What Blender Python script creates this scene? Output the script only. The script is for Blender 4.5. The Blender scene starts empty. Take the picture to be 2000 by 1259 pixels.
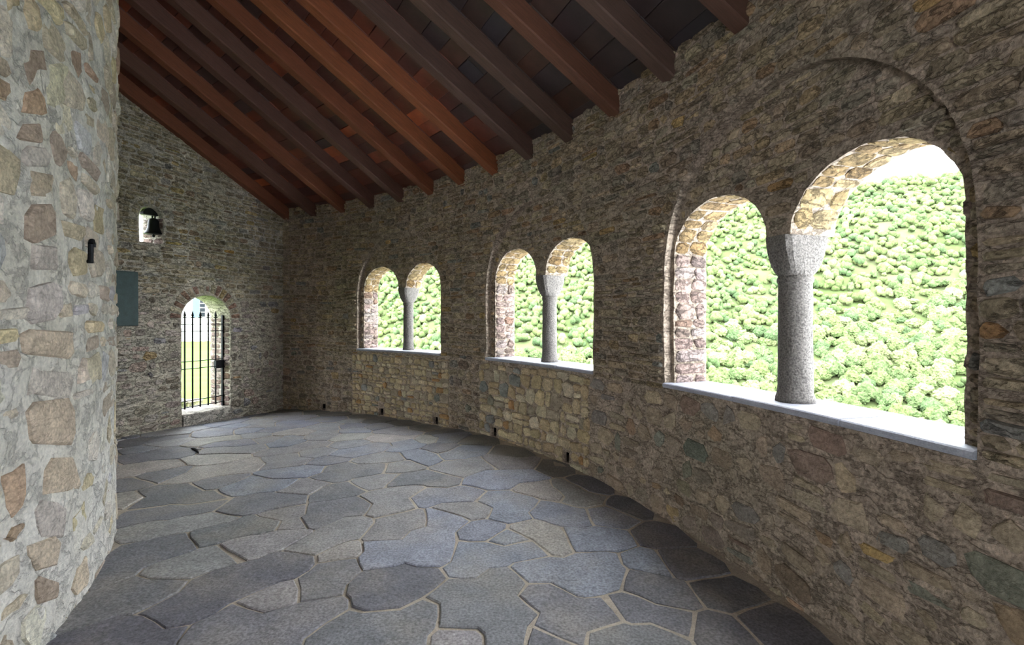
import bpy, math, random
import numpy as np
from mathutils import Matrix, Vector, noise
from mathutils.geometry import delaunay_2d_cdt

random.seed(7)
RND = random.Random(11)
sc = bpy.context.scene
COL = sc.collection

# ------------------------------------------------------------------ camera, sky, sun, exposure
EYE = 1.6
FPX, HORIZON = 955.58, 622.04
cam_d = bpy.data.cameras.new('camera')
cam_d.sensor_width = 36.0
cam_d.lens = FPX / 2000 * 36.0
cam_d.shift_y = -(629.5 - HORIZON) / 2000
cam_d.clip_end = 3000
cam = bpy.data.objects.new('camera', cam_d)
cam.location = (0, 0, EYE)
cam.rotation_euler = (math.pi / 2, 0, 0)
COL.objects.link(cam)
sc.camera = cam

world = bpy.data.worlds.new('sky')
sc.world = world
world.use_nodes = True
wn = world.node_tree
bg = wn.nodes['Background']
bg.inputs['Color'].default_value = (0.87, 0.935, 1.0, 1)
bg.inputs['Strength'].default_value = 1.0

sun_d = bpy.data.lights.new('sun', 'SUN')
sun_d.energy = 1.0
sun_d.color = (1.0, 0.95, 0.86)
sun_d.angle = 0.02
sun = bpy.data.objects.new('sun', sun_d)
sun.rotation_euler = Vector((0.25, 0.85, -0.95)).to_track_quat('-Z', 'Y').to_euler()
sun.location = (-20, -20, 40)
COL.objects.link(sun)

sc.view_settings.view_transform = 'Standard'
sc.view_settings.look = 'None'
sc.view_settings.exposure = 3.85
sc.view_settings.gamma = 1.0
sc.view_settings.use_curve_mapping = False

# ------------------------------------------------------------------ plan of the place (metres)
CX, CY = -4.7387 * 1.6, 0.1853 * 1.6      # centre of the ambulatory
R = 5.9452 * 1.6                           # inner face of the curved window wall
RI = 3.565 * 1.6                           # face of the apse
PHE = 1.220                                # end wall with the gate
PHB = -0.66                                # other end, behind the camera
T = 0.40                                   # thickness of the window wall
REC = 0.07                                 # depth of the blind arch around each window
ZS = 1.09                                  # sill
ZTOP = 3.465                               # rafter underside at the window wall
DPH = 0.0759


def n3(x, y, z):
    return noise.noise(Vector((x, y, z)))


def fbm(x, y, z):
    return n3(x, y, z) + 0.5 * n3(2.1 * x + 7, 2.1 * y, 2.1 * z) + 0.25 * n3(4.3 * x, 4.3 * y + 3, 4.3 * z)


FU = [-13.0, -11.6, -10.6, -9.18, -7.85, -6.54, -5.13, -4.0, -2.9, 0, 8]
FZ = [-0.10, -0.10, -0.056, -0.005, 0.022, 0.075, 0.072, 0.008, -0.02, -0.01, 0]


def floor_z(x, y):
    dx, dy = x - CX, y - CY
    r = math.hypot(dx, dy)
    u = -math.atan2(dy, dx) * R
    w = min(1, max(0, (r - RI - 0.4) / (R - RI - 0.4)))
    w = w * w * (3 - 2 * w)
    return float(np.interp(u, FU, FZ)) * w


def pol(r, ph, z):
    return Vector((CX + r * math.cos(ph), CY + r * math.sin(ph), z))


def S_out(u, z, h):          # window wall, h towards the room
    return pol(R - h, -u / R, z)


def S_in(u, z, h):           # apse, u measured as for the window wall but on its own radius
    return pol(RI + h, -u / RI, z)


EC, ES = math.cos(PHE), math.sin(PHE)


def S_end(r, z, h):          # end wall, h towards the room
    return Vector((CX + r * EC + h * ES, CY + r * ES - h * EC, z))


def project(p):              # pixel of a point in the 2000 x 1259 frame
    if p[1] < 0.05:
        return None
    return (1000 + FPX * p[0] / p[1], HORIZON - FPX * (p[2] - EYE) / p[1])


def floor_at(px, py):
    d = FPX * EYE / (py - HORIZON)
    return ((px - 1000) * d / FPX, d)


def cyl_hit(px, py, rad, far=True):
    k = (px - 1000) / FPX
    a, b, c = k * k + 1, -2 * (k * CX + CY), CX * CX + CY * CY - rad * rad
    q = math.sqrt(max(b * b - 4 * a * c, 0))
    d = (-b + q) / (2 * a) if far else (-b - q) / (2 * a)
    return math.atan2(d - CY, k * d - CX), EYE + (HORIZON - py) * d / FPX


def end_hit(px, py):
    k = (px - 1000) / FPX
    r = (k * CY - CX) / (EC - k * ES)
    return r, EYE + (HORIZON - py) * (CY + r * ES) / FPX


# ------------------------------------------------------------------ materials
def lin(c):
    return tuple(((v / 255) / 12.92 if v / 255 <= 0.04045 else ((v / 255 + 0.055) / 1.055) ** 2.4) for v in c)


def mat(name, color=None, rough=0.85, var=0.25, scale=9.0, bump=0.5, bscale=40.0, bdist=0.01, spec=0.3,
        stretch=None, fine=0.0, fscale=120.0, metal=0.0, tint=None, crack=0.0, cscale=(7, 7, 17)):
    """Procedural material: own colour (or the piece's colour attribute) broken up by noise, with relief."""
    m = bpy.data.materials.new(name)
    m.use_nodes = True
    nt = m.node_tree
    N, L = nt.nodes, nt.links
    b = N['Principled BSDF']
    b.inputs['Roughness'].default_value = rough
    b.inputs['Specular IOR Level'].default_value = spec
    b.inputs['Metallic'].default_value = metal
    tc = N.new('ShaderNodeTexCoord')
    geo = N.new('ShaderNodeNewGeometry')
    vec = geo.outputs['Position']
    if stretch:
        mp = N.new('ShaderNodeMapping')
        mp.inputs['Scale'].default_value = stretch
        L.new(tc.outputs['Object'], mp.inputs['Vector'])
        vec = mp.outputs['Vector']
    if color is None:
        at = N.new('ShaderNodeAttribute')
        at.attribute_name = 'col'
        src = at.outputs['Color']
    else:
        rg = N.new('ShaderNodeRGB')
        rg.outputs[0].default_value = (*lin(color), 1)
        src = rg.outputs[0]
    n1 = N.new('ShaderNodeTexNoise')
    n1.inputs['Scale'].default_value = scale
    n1.inputs['Detail'].default_value = 6
    n1.inputs['Roughness'].default_value = 0.65
    L.new(vec, n1.inputs['Vector'])
    mr = N.new('ShaderNodeMapRange')
    mr.inputs['From Min'].default_value = 0.25
    mr.inputs['From Max'].default_value = 0.75
    mr.inputs['To Min'].default_value = 1 - var
    mr.inputs['To Max'].default_value = 1 + var
    L.new(n1.outputs['Fac'], mr.inputs['Value'])
    mul = N.new('ShaderNodeVectorMath')
    mul.operation = 'SCALE'
    L.new(src, mul.inputs[0])
    L.new(mr.outputs['Result'], mul.inputs['Scale'])
    out = mul.outputs['Vector']
    if tint:                                    # broad patches of a second colour (lichen, lime, soot)
        n4 = N.new('ShaderNodeTexNoise')
        n4.inputs['Scale'].default_value = tint[1]
        n4.inputs['Detail'].default_value = 5
        L.new(geo.outputs['Position'], n4.inputs['Vector'])
        r4 = N.new('ShaderNodeMapRange')
        r4.inputs['From Min'].default_value = 0.45
        r4.inputs['From Max'].default_value = 0.72
        r4.inputs['To Max'].default_value = tint[2]
        L.new(n4.outputs['Fac'], r4.inputs['Value'])
        mx = N.new('ShaderNodeMix')
        mx.data_type = 'RGBA'
        L.new(r4.outputs['Result'], mx.inputs['Factor'])
        L.new(out, mx.inputs['A'])
        mx.inputs['B'].default_value = (*lin(tint[0]), 1)
        out = mx.outputs['Result']
    if fine > 0:
        n3_ = N.new('ShaderNodeTexNoise')
        n3_.inputs['Scale'].default_value = fscale
        n3_.inputs['Detail'].default_value = 3
        L.new(vec, n3_.inputs['Vector'])
        m3 = N.new('ShaderNodeMapRange')
        m3.inputs['From Min'].default_value = 0.3
        m3.inputs['From Max'].default_value = 0.7
        m3.inputs['To Min'].default_value = 1 - fine
        m3.inputs['To Max'].default_value = 1 + fine
        L.new(n3_.outputs['Fac'], m3.inputs['Value'])
        mu = N.new('ShaderNodeVectorMath')
        mu.operation = 'SCALE'
        L.new(out, mu.inputs[0])
        L.new(m3.outputs['Result'], mu.inputs['Scale'])
        out = mu.outputs['Vector']
    crk = None
    if crack > 0:                               # thin crevices along the bedding, their shade painted into the colour
        mc = N.new('ShaderNodeMapping')
        mc.inputs['Scale'].default_value = cscale
        L.new(geo.outputs['Position'], mc.inputs['Vector'])
        n5 = N.new('ShaderNodeTexNoise')
        n5.inputs['Scale'].default_value = 1.0
        n5.inputs['Detail'].default_value = 7
        n5.inputs['Roughness'].default_value = 0.6
        n5.inputs['Distortion'].default_value = 0.25
        L.new(mc.outputs['Vector'], n5.inputs['Vector'])
        sb = N.new('ShaderNodeMath')
        sb.operation = 'SUBTRACT'
        L.new(n5.outputs['Fac'], sb.inputs[0])
        sb.inputs[1].default_value = 0.5
        ab = N.new('ShaderNodeMath')
        ab.operation = 'ABSOLUTE'
        L.new(sb.outputs[0], ab.inputs[0])
        r5 = N.new('ShaderNodeMapRange')
        r5.interpolation_type = 'SMOOTHSTEP'
        r5.inputs['From Min'].default_value = 0.0
        r5.inputs['From Max'].default_value = 0.045
        r5.inputs['To Min'].default_value = 1 - crack
        r5.inputs['To Max'].default_value = 1.0
        L.new(ab.outputs[0], r5.inputs['Value'])
        mk = N.new('ShaderNodeVectorMath')
        mk.operation = 'SCALE'
        L.new(out, mk.inputs[0])
        L.new(r5.outputs['Result'], mk.inputs['Scale'])
        out = mk.outputs['Vector']
        crk = r5.outputs['Result']
    L.new(out, b.inputs['Base Color'])
    if bump > 0:
        n2 = N.new('ShaderNodeTexNoise')
        n2.inputs['Scale'].default_value = bscale
        n2.inputs['Detail'].default_value = 8
        n2.inputs['Roughness'].default_value = 0.7
        L.new(vec, n2.inputs['Vector'])
        bp = N.new('ShaderNodeBump')
        bp.inputs['Strength'].default_value = bump
        bp.inputs['Distance'].default_value = bdist
        hsrc = n2.outputs['Fac']
        if crk:
            ad = N.new('ShaderNodeMath')
            ad.operation = 'ADD'
            L.new(hsrc, ad.inputs[0])
            L.new(crk, ad.inputs[1])
            hsrc = ad.outputs[0]
        L.new(hsrc, bp.inputs['Height'])
        L.new(bp.outputs['Normal'], b.inputs['Normal'])
    return m


M = {
    'stone': mat('rubble_stone', None, 0.9, 0.42, 11, 1.0, 26, 0.03, 0.2, fine=0.34, fscale=60, crack=0.42),
    'stone_plain': mat('pale_dressed_stone', None, 0.9, 0.30, 11, 0.9, 26, 0.025, 0.2, fine=0.24, fscale=60, crack=0.14),
    'drain': mat('drain_hole_shade', (40, 36, 32), 0.9, 0.3, 20, 0.5, 40),  # dark colour painted in for the shade inside the drain holes
    'mortar_out': mat('brown_lime_mortar', (178, 160, 143), 0.95, 0.34, 7, 1.0, 22, 0.035, 0.15, fine=0.38, fscale=55, crack=0.30,
                      tint=((154, 148, 124), 0.9, 0.35)),
    'mortar_end': mat('grey_lime_mortar', (192, 183, 164), 0.95, 0.30, 7, 1.0, 24, 0.035, 0.15, fine=0.34, fscale=55, crack=0.40,
                      tint=((212, 207, 200), 0.8, 0.5)),
    'mortar_in': mat('white_lime_mortar', (230, 225, 216), 0.95, 0.18, 6, 1.0, 14, 0.045, 0.15, fine=0.16, fscale=50, crack=0.25, cscale=(5, 5, 6),
                     tint=((196, 188, 164), 1.4, 0.5)),
    'flag': mat('flagstone', None, 0.55, 0.30, 5, 0.8, 26, 0.014, 0.4, fine=0.42, fscale=70, tint=((160, 150, 136), 2.2, 0.45)),
    'grout': mat('floor_grout', (176, 164, 149), 0.9, 0.25, 9, 0.8, 40, 0.01, 0.2, fine=0.2),
    'rafter': mat('rafter_wood', None, 0.62, 0.35, 3.0, 0.5, 14, 0.008, 0.35, stretch=(1.5, 22, 22)),
    'board': mat('roof_board', None, 0.42, 0.35, 6, 0.4, 20, 0.006, 0.5),
    'deck': mat('roof_deck', (52, 30, 20), 0.9, 0.3, 6, 0.3, 20),
    'granite': mat('granite', (112, 107, 102), 0.85, 0.18, 8, 1.0, 40, 0.014, 0.25, fine=0.55, fscale=100),
    'slab': mat('sill_slate', None, 0.6, 0.2, 7, 0.5, 30, 0.008, 0.4, stretch=None, fine=0.15),
    'iron': mat('wrought_iron', (20, 21, 25), 0.55, 0.3, 30, 0.3, 60, 0.003, 0.4, metal=0.6),
    'bronze': mat('dark_bronze', (24, 27, 26), 0.5, 0.3, 20, 0.3, 60, 0.004, 0.4, metal=0.5),
    'plaque': mat('green_slate_plaque', (50, 70, 68), 0.55, 0.3, 12, 0.3, 40, 0.004, 0.4, fine=0.15),
    'leaf': mat('tree_leaves', None, 0.9, 0.5, 1.4, 0.9, 2.2, 0.5, 0.1, fine=0.35, fscale=4.5),
    'hill': mat('hill_ground', (90, 104, 62), 0.95, 0.4, 0.06, 0.0, 1, 0, 0.1, tint=((124, 120, 96), 0.03, 0.5)),
    'grass': mat('lawn_grass', (84, 118, 44), 0.95, 0.3, 1.2, 0.4, 30, 0.03, 0.1),
    'white': mat('white_render', (232, 230, 224), 0.9, 0.05, 2, 0.1, 20),
    'shutter': mat('blue_shutter', (74, 98, 122), 0.7, 0.1, 5, 0.1, 30),
    'darkglass': mat('dark_pane', (22, 27, 33), 0.2, 0.1, 5, 0.0, 1),
    'render_out': mat('outer_wall_face', (170, 158, 138), 0.95, 0.3, 4, 0.8, 12, 0.03),
    'tile': mat('roof_tile', (120, 90, 74), 0.9, 0.3, 3, 0.5, 9, 0.03),
    'twig': mat('dry_twig', (30, 26, 24), 0.8, 0.2, 30, 0.2, 60),
}


# ------------------------------------------------------------------ mesh helpers
class MB:
    def __init__(self):
        self.v, self.f, self.c = [], [], []

    def add(self, verts, faces, col=(1, 1, 1)):
        o = len(self.v)
        self.v += [tuple(p) for p in verts]
        self.f += [tuple(i + o for i in f) for f in faces]
        self.c += [col] * len(verts)
        return self

    def merge(self, other):
        o = len(self.v)
        self.v += other.v
        self.f += [tuple(i + o for i in f) for f in other.f]
        self.c += other.c

    def mesh(self, name, smooth=False):
        me = bpy.data.meshes.new(name)
        me.from_pydata(self.v, [], self.f)
        a = me.color_attributes.new('col', 'FLOAT_COLOR', 'POINT')
        arr = np.ones((len(self.v), 4), dtype=np.float32)
        if self.v:
            arr[:, :3] = np.array(self.c, dtype=np.float32)
        a.data.foreach_set('color', arr.ravel())
        if smooth:
            me.polygons.foreach_set('use_smooth', np.ones(len(me.polygons), dtype=bool))
        me.update()
        return me

    def build(self, name, material, parent=None, smooth=False):
        me = self.mesh(name, smooth)
        me.materials.append(material)
        o = bpy.data.objects.new(name, me)
        COL.objects.link(o)
        if parent:
            o.parent = parent
        return o


def empty(name, loc=(0, 0, 0)):
    o = bpy.data.objects.new(name, None)
    o.location = loc
    o.empty_display_size = 0.2
    COL.objects.link(o)
    return o


def tag(o, label=None, cat=None, group=None, kind=None):
    if label:
        o['label'] = label
    if cat:
        o['category'] = cat
    if group:
        o['group'] = group
    if kind:
        o['kind'] = kind
    return o


def local(mb, root):
    """Shift a builder's vertices into the space of an Empty that is only translated."""
    lx, ly, lz = root.location
    mb.v = [(x - lx, y - ly, z - lz) for x, y, z in mb.v]
    return mb


def box_pts(fn, a0, a1, b0, b1, c0, c1):
    return [fn(a, b, c) for a in (a0, a1) for b in (b0, b1) for c in (c0, c1)]


BOXF = [(0, 1, 3, 2), (4, 6, 7, 5), (0, 4, 5, 1), (2, 3, 7, 6), (0, 2, 6, 4), (1, 5, 7, 3)]


def rough_box(fn, a0, a1, b0, b1, c0, c1, jit=0.004, bev=0.008, rnd=RND):
    """Box with chamfered edges (24 corner vertices) in the coordinates of fn, slightly irregular."""
    vs, idx = [], {}
    A, B, Cc = (a0, a1), (b0, b1), (c0, c1)
    for i in (0, 1):
        for j in (0, 1):
            for k in (0, 1):
                ja, jb, jc = (rnd.uniform(-jit, jit) for _ in range(3))
                for ax in range(3):
                    p = [A[i], B[j], Cc[k]]
                    sg = [1 - 2 * i, 1 - 2 * j, 1 - 2 * k]
                    for q in range(3):
                        if q != ax:
                            p[q] += sg[q] * bev
                    p = [p[0] + ja, p[1] + jb, p[2] + jc]
                    idx[(i, j, k, ax)] = len(vs)
                    vs.append(fn(*p))
    f = []
    for ax in range(3):
        o1, o2 = [q for q in range(3) if q != ax]
        for s in (0, 1):
            ring = []
            for (p, q) in ((0, 0), (1, 0), (1, 1), (0, 1)):
                t = [0, 0, 0]
                t[ax], t[o1], t[o2] = s, p, q
                ring.append(idx[(*t, ax)])
            f.append(tuple(ring))
        for p in (0, 1):                # edge chamfers: edges running along ax
            for q in (0, 1):
                t0, t1 = [0, 0, 0], [0, 0, 0]
                t0[ax], t1[ax] = 0, 1
                t0[o1] = t1[o1] = p
                t0[o2] = t1[o2] = q
                f.append((idx[(*t0, o1)], idx[(*t1, o1)], idx[(*t1, o2)], idx[(*t0, o2)]))
    for i in (0, 1):
        for j in (0, 1):
            for k in (0, 1):
                f.append((idx[(i, j, k, 0)], idx[(i, j, k, 1)], idx[(i, j, k, 2)]))
    return vs, f


def tube(p0, p1, r0, r1, n=8):
    p0, p1 = Vector(p0), Vector(p1)
    d = (p1 - p0).normalized()
    a = d.orthogonal().normalized()
    b = d.cross(a)
    vs = []
    for p, r in ((p0, r0), (p1, r1)):
        for k in range(n):
            t = 2 * math.pi * k / n
            vs.append(p + a * (r * math.cos(t)) + b * (r * math.sin(t)))
    f = [(k, (k + 1) % n, n + (k + 1) % n, n + k) for k in range(n)]
    f += [tuple(range(n))[::-1], tuple(range(n, 2 * n))]
    return vs, f


def lathe(center, prof, n=20, wob=0.0, sx=1.0, sy=1.0):
    vs, f = [], []
    for i, (r, z) in enumerate(prof):
        for k in range(n):
            t = 2 * math.pi * k / n
            rr = r * (1 + wob * n3(3 * math.cos(t), 3 * math.sin(t), z * 9 + center[0]))
            vs.append((center[0] + sx * rr * math.cos(t), center[1] + sy * rr * math.sin(t), center[2] + z))
    for i in range(len(prof) - 1):
        for k in range(n):
            f.append((i * n + k, i * n + (k + 1) % n, (i + 1) * n + (k + 1) % n, (i + 1) * n + k))
    f.append(tuple(range(n))[::-1])
    f.append(tuple(range((len(prof) - 1) * n, len(prof) * n)))
    return vs, f


def inside(poly, x, y):
    c = False
    j = len(poly) - 1
    for i in range(len(poly)):
        xi, yi = poly[i]
        xj, yj = poly[j]
        if (yi > y) != (yj > y) and x < (xj - xi) * (y - yi) / (yj - yi) + xi:
            c = not c
        j = i
    return c


def dist_poly(poly, x, y):
    best = 9e9
    for i in range(len(poly)):
        ax, ay = poly[i]
        bx, by = poly[(i + 1) % len(poly)]
        dx, dy = bx - ax, by - ay
        l2 = dx * dx + dy * dy
        t = 0 if l2 == 0 else max(0, min(1, ((x - ax) * dx + (y - ay) * dy) / l2))
        best = min(best, math.hypot(x - ax - t * dx, y - ay - t * dy))
    return best


def densify(poly, step, closed=True):
    out = []
    n = len(poly)
    for i in range(n if closed else n - 1):
        a, b = poly[i], poly[(i + 1) % n]
        k = max(1, int(math.ceil(math.hypot(b[0] - a[0], b[1] - a[1]) / step)))
        for q in range(k):
            out.append((a[0] + (b[0] - a[0]) * q / k, a[1] + (b[1] - a[1]) * q / k))
    if not closed:
        out.append(poly[-1])
    return out


def sheet(outer, holes, spacing, fn, jitter=0.3, coarse=None):
    """Triangulated sheet with holes; fn(a, b) -> 3D point. spacing may grow where coarse(a, b) holds."""
    pts, edges = [], []
    for ring in [outer] + holes:
        o = len(pts)
        pts += ring
        n = len(ring)
        edges += [(o + i, o + (i + 1) % n) for i in range(n)]
    a0, a1 = min(p[0] for p in outer), max(p[0] for p in outer)
    b0, b1 = min(p[1] for p in outer), max(p[1] for p in outer)
    bbs = [(min(p[0] for p in h), max(p[0] for p in h), min(p[1] for p in h), max(p[1] for p in h), h) for h in [outer] + holes]
    na, nb = int((a1 - a0) / spacing), int((b1 - b0) / spacing)
    rnd = random.Random(3)
    for i in range(na + 1):
        for j in range(nb + 1):
            a = a0 + (i + 0.5 + rnd.uniform(-jitter, jitter)) * spacing
            b = b0 + (j + 0.5 + rnd.uniform(-jitter, jitter)) * spacing
            if coarse and coarse(a, b) and (i % 4 or j % 4):
                continue
            if not (a0 < a < a1 and b0 < b < b1):
                continue
            ok = True
            for k, (x0, x1, y0, y1, h) in enumerate(bbs):
                if k and not (x0 - spacing < a < x1 + spacing and y0 - spacing < b < y1 + spacing):
                    continue
                ins = inside(h, a, b)
                if (k == 0 and not ins) or (k and ins) or dist_poly(h, a, b) < spacing * 0.35:
                    ok = False
                    break
            if ok:
                pts.append((a, b))
    v, e, f = delaunay_2d_cdt([Vector(p) for p in pts], edges, [], 0, 1e-6)[:3]
    faces = []
    for t in f:
        cx = sum(v[i][0] for i in t) / 3
        cy = sum(v[i][1] for i in t) / 3
        if not inside(outer, cx, cy):
            continue
        if any(x0 <= cx <= x1 and y0 <= cy <= y1 and inside(h, cx, cy) for x0, x1, y0, y1, h in bbs[1:]):
            continue
        faces.append(tuple(t))
    return [fn(p[0], p[1]) for p in v], faces


def strip(ra, rb, closed=False):
    """Quads between two equally long rows of 3D points."""
    n = len(ra)
    vs = list(ra) + list(rb)
    f = [(i, (i + 1) % n, n + (i + 1) % n, n + i) for i in range(n if closed else n - 1)]
    return vs, f


# ------------------------------------------------------------------ stones
def stone(poly, fn, prot, rnd, dome=0.004, bevel=0.22, sink=0.025, rough=0.004):
    """One stone from its outline in wall coordinates: buried foot, broken shoulder, uneven face."""
    n = len(poly)
    ca = sum(p[0] for p in poly) / n
    cb = sum(p[1] for p in poly) / n

    def ring(k, h, j):
        return [fn(ca + (a - ca) * k, cb + (b - cb) * k, h + rnd.uniform(-j, j)) for a, b in poly]
    vs = ring(1.0, -sink, 0) + ring(0.97, prot * 0.45, rough * 0.5) + ring(1 - bevel, prot, rough)
    vs.append(fn(ca, cb, prot + dome + rnd.uniform(-rough, rough)))
    f = []
    for q in range(2):
        for i in range(n):
            f.append((q * n + i, q * n + (i + 1) % n, (q + 1) * n + (i + 1) % n, (q + 1) * n + i))
    for i in range(n):
        f.append((2 * n + i, 2 * n + (i + 1) % n, 3 * n))
    return vs, f


def vary(c, rnd, k=0.12):
    s = 1.18 * (1 + rnd.uniform(-k, k) * 1.3)
    return tuple(max(0.004, v * s * (1 + rnd.uniform(-k, k) * 0.25)) for v in lin((c[0] + 1, c[1], c[2] + 2)))


def pick(pal, rnd):
    t = rnd.random() * sum(w for _, w in pal)
    for c, w in pal:
        t -= w
        if t <= 0:
            return c
    return pal[-1][0]


def coursed(a0, a1, b0, b1, rows, widths, gap, segs, rnd, wave=0.02, split=0.12, jit=0.12, freq=1.1, merge=0.0):
    """Rough courses of stones. segs(bmid) gives the free intervals of a; returns outlines."""
    out = []
    b = b0
    row = 0
    while b < b1 - 0.02:
        h = rnd.uniform(*rows)
        if b + h > b1:
            h = b1 - b
        low = lambda a, b=b: b + wave * n3(a * freq, b * 2, 1.7)
        up = lambda a, b=b, h=h: b + h + wave * n3(a * freq, (b + h) * 2, 1.7)
        for s0, s1 in segs(b, b + h):
            s0, s1 = max(s0, a0), min(s1, a1)
            if s1 - s0 < 0.03:
                continue
            cuts = [s0]
            while True:
                w = rnd.uniform(*widths)
                if cuts[-1] + w * 1.45 > s1:
                    break
                cuts.append(cuts[-1] + w)
            cuts.append(s1)
            for i in range(len(cuts) - 1):
                u0, u1 = cuts[i], cuts[i + 1]
                cells = [(0.0, 1.0)]
                if h > rows[0] * 1.5 and rnd.random() < split and (u1 - u0) > 0.1:
                    m = rnd.uniform(0.4, 0.6)
                    cells = [(0.0, m), (m, 1.0)]
                for t0, t1 in cells:
                    P = []
                    for (a, t) in ((u0, t0), (u1, t0), (u1, t1), (u0, t1)):
                        P.append((a, low(a) + (up(a) - low(a)) * t))
                    out.append(outline(P, gap, jit, rnd))
        b += h
        row += 1
    return out


def outline(P, gap, jit, rnd, cut=(0.15, 0.38)):
    """Irregular eight-sided outline of a stone from its four corners, drawn in from the joint."""
    ca = sum(p[0] for p in P) / 4
    cb = sum(p[1] for p in P) / 4
    w = max(abs(P[1][0] - P[0][0]), abs(P[2][0] - P[3][0]), 0.02)
    h = max(abs(P[3][1] - P[0][1]), abs(P[2][1] - P[1][1]), 0.02)
    g = gap * rnd.uniform(0.5, 1.4)
    ka, kb = max(0.5, 1 - g / w), max(0.45, 1 - g / h)
    Q = [(ca + (a - ca) * ka, cb + (b - cb) * kb) for a, b in P]
    m = min(w, h)
    res = []
    for i in range(4):
        p, nx, pv = Q[i], Q[(i + 1) % 4], Q[i - 1]
        for tgt in (pv, nx):
            L_ = math.hypot(tgt[0] - p[0], tgt[1] - p[1]) or 1
            c = rnd.uniform(*cut) * m
            res.append((p[0] + (tgt[0] - p[0]) * c / L_ + rnd.uniform(-jit, jit) * m * 0.5,
                        p[1] + (tgt[1] - p[1]) * c / L_ + rnd.uniform(-jit, jit) * m * 0.5))
    return res


class Masonry:
    """Collects the stones of one wall; the 300 that show largest become parts, the rest one part of stuff."""

    def __init__(self):
        self.items = []           # (MB, centre3d, screen area, centre2d)

    def put(self, poly, fn, prot, col, rnd, mat_='stone', **kw):
        vs, f = stone(poly, fn, prot, rnd, **kw)
        n = len(poly)
        pr = [project(v) for v in vs[2 * n:3 * n]]
        area = 0
        if all(pr):
            ar = 0
            for i in range(n):
                x0, y0 = pr[i]
                x1, y1 = pr[(i + 1) % n]
                ar += x0 * y1 - x1 * y0
            cxp = sum(p[0] for p in pr) / n
            cyp = sum(p[1] for p in pr) / n
            if -5 < cxp < 2005 and -5 < cyp < 1264:
                area = abs(ar) / 2
                self.items.append([vs, f, col, area, (cxp, cyp), mat_])
                return
        self.items.append([vs, f, col, 0, (-999, -999), mat_])

    def recolour(self, px, py, c, rnd, maxd=28):
        best = min(self.items, key=lambda it: math.hypot(it[4][0] - px, it[4][1] - py))
        if math.hypot(best[4][0] - px, best[4][1] - py) < maxd:
            v = vary(c, rnd, 0.05)
            best[2] = tuple(0.62 * a + 0.38 * b for a, b in zip(v, best[2]))
            best[3] += 1e5

    def finish(self, parent, name, most=300, stuff_name='rubble_stones'):
        self.items.sort(key=lambda it: -it[3])
        for it in self.items[:most]:
            MB().add(it[0], it[1], it[2]).build(name, M[it[5]], parent)
        rest, kinds = MB(), []
        for it in self.items[most:]:
            rest.add(it[0], it[1], it[2])
            kinds += [0 if it[5] == 'stone' else 1] * len(it[1])
        if rest.v:
            o = tag(rest.build(stuff_name, M['stone'], parent), kind='stuff')
            o.data.materials.append(M['stone_plain'])
            o.data.polygons.foreach_set('material_index', np.array(kinds, dtype=np.int32))


# ------------------------------------------------------------------ windows in plan
ZB = ZS - 0.04                              # top of the parapet under the sill slabs
FR_SPRING, FR_HALF = 1.99, 1.025
SPRING, RISE = 2.10, 0.37
WC = [-8.77, -5.715, -2.655, 0.41, 3.47]    # centres along the wall
# light edges measured per window, at the recessed face
LE = [(-9.70, -8.84, -8.665, -7.83), (-6.605, -5.775, -5.61, -4.735), (-3.675, -2.785, -2.605, -1.695),
      (-0.56, 0.33, 0.5, 1.38), (2.5, 3.39, 3.56, 4.44)]
FE = [(-9.79, -7.745), (-6.715, -4.69), (-3.71, -1.60), (-0.62, 1.44), (2.44, 4.5)]


def frame_outline(i, step=0.06):
    l, r = FE[i]
    c, hw = (l + r) / 2, (r - l) / 2
    pts = [(l, ZB), (r, ZB), (r, FR_SPRING)]
    n = 26
    for k in range(1, n):
        t = math.pi * k / n
        pts.append((c + hw * math.cos(t), FR_SPRING + hw * 0.98 * math.sin(t)))
    pts.append((l, FR_SPRING))
    return densify(pts, step)


def opening_outline(i, step=0.05):
    """From the bottom right up and over the two lights to the bottom left."""
    ll, lr, rl, rr = LE[i]
    pts = [(rr, ZB), (rr, SPRING)]
    n = 14
    for (l, r) in ((rl, rr), (ll, lr)):
        c, hw = (l + r) / 2, (r - l) / 2
        for k in range(0, n + 1):
            t = math.pi * k / n
            pts.append((c + hw * math.cos(t), SPRING + RISE * math.sin(t)))
    pts.append((ll, ZB))
    out = []
    for p in densify(pts, step, closed=False):
        if not out or math.hypot(p[0] - out[-1][0], p[1] - out[-1][1]) > 1e-4:
            out.append(p)
    rnd = random.Random(40 + i)
    return [(u + (0.010 * n3(u * 9, z * 9, 4 + i) if 0 < k < len(out) - 1 else 0),
             z + (0.008 * n3(u * 9, z * 9, 9 + i) if 0 < k < len(out) - 1 else 0)) for k, (u, z) in enumerate(out)]


FRAMES = [frame_outline(i) for i in range(5)]
OPENS = [opening_outline(i) for i in range(5)]
DRAIN_U = [-10.62, -9.18, -7.85, -6.54, -5.13]
DRAINS = []
for u in DRAIN_U:
    p = S_out(u, 0, 0)
    z0 = floor_z(p.x, p.y) + 0.005
    w = 0.05
    DRAINS.append([(u - w, z0), (u + w, z0 + 0.005), (u + w * 0.9, z0 + 0.115), (u - w, z0 + 0.105)])

U0, U1 = -PHE * R - 0.05, -PHB * R + 0.05


def d_out(u, z):
    return 0.013 * fbm(u * 1.7, z * 2.2, 0.3) + 0.007 * n3(u * 9, z * 12, 5)


def f_out(u, z):
    return S_out(u, z, d_out(u, z))


def f_rec(u, z):
    return S_out(u, z, -REC + 0.5 * d_out(u, z))


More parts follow.
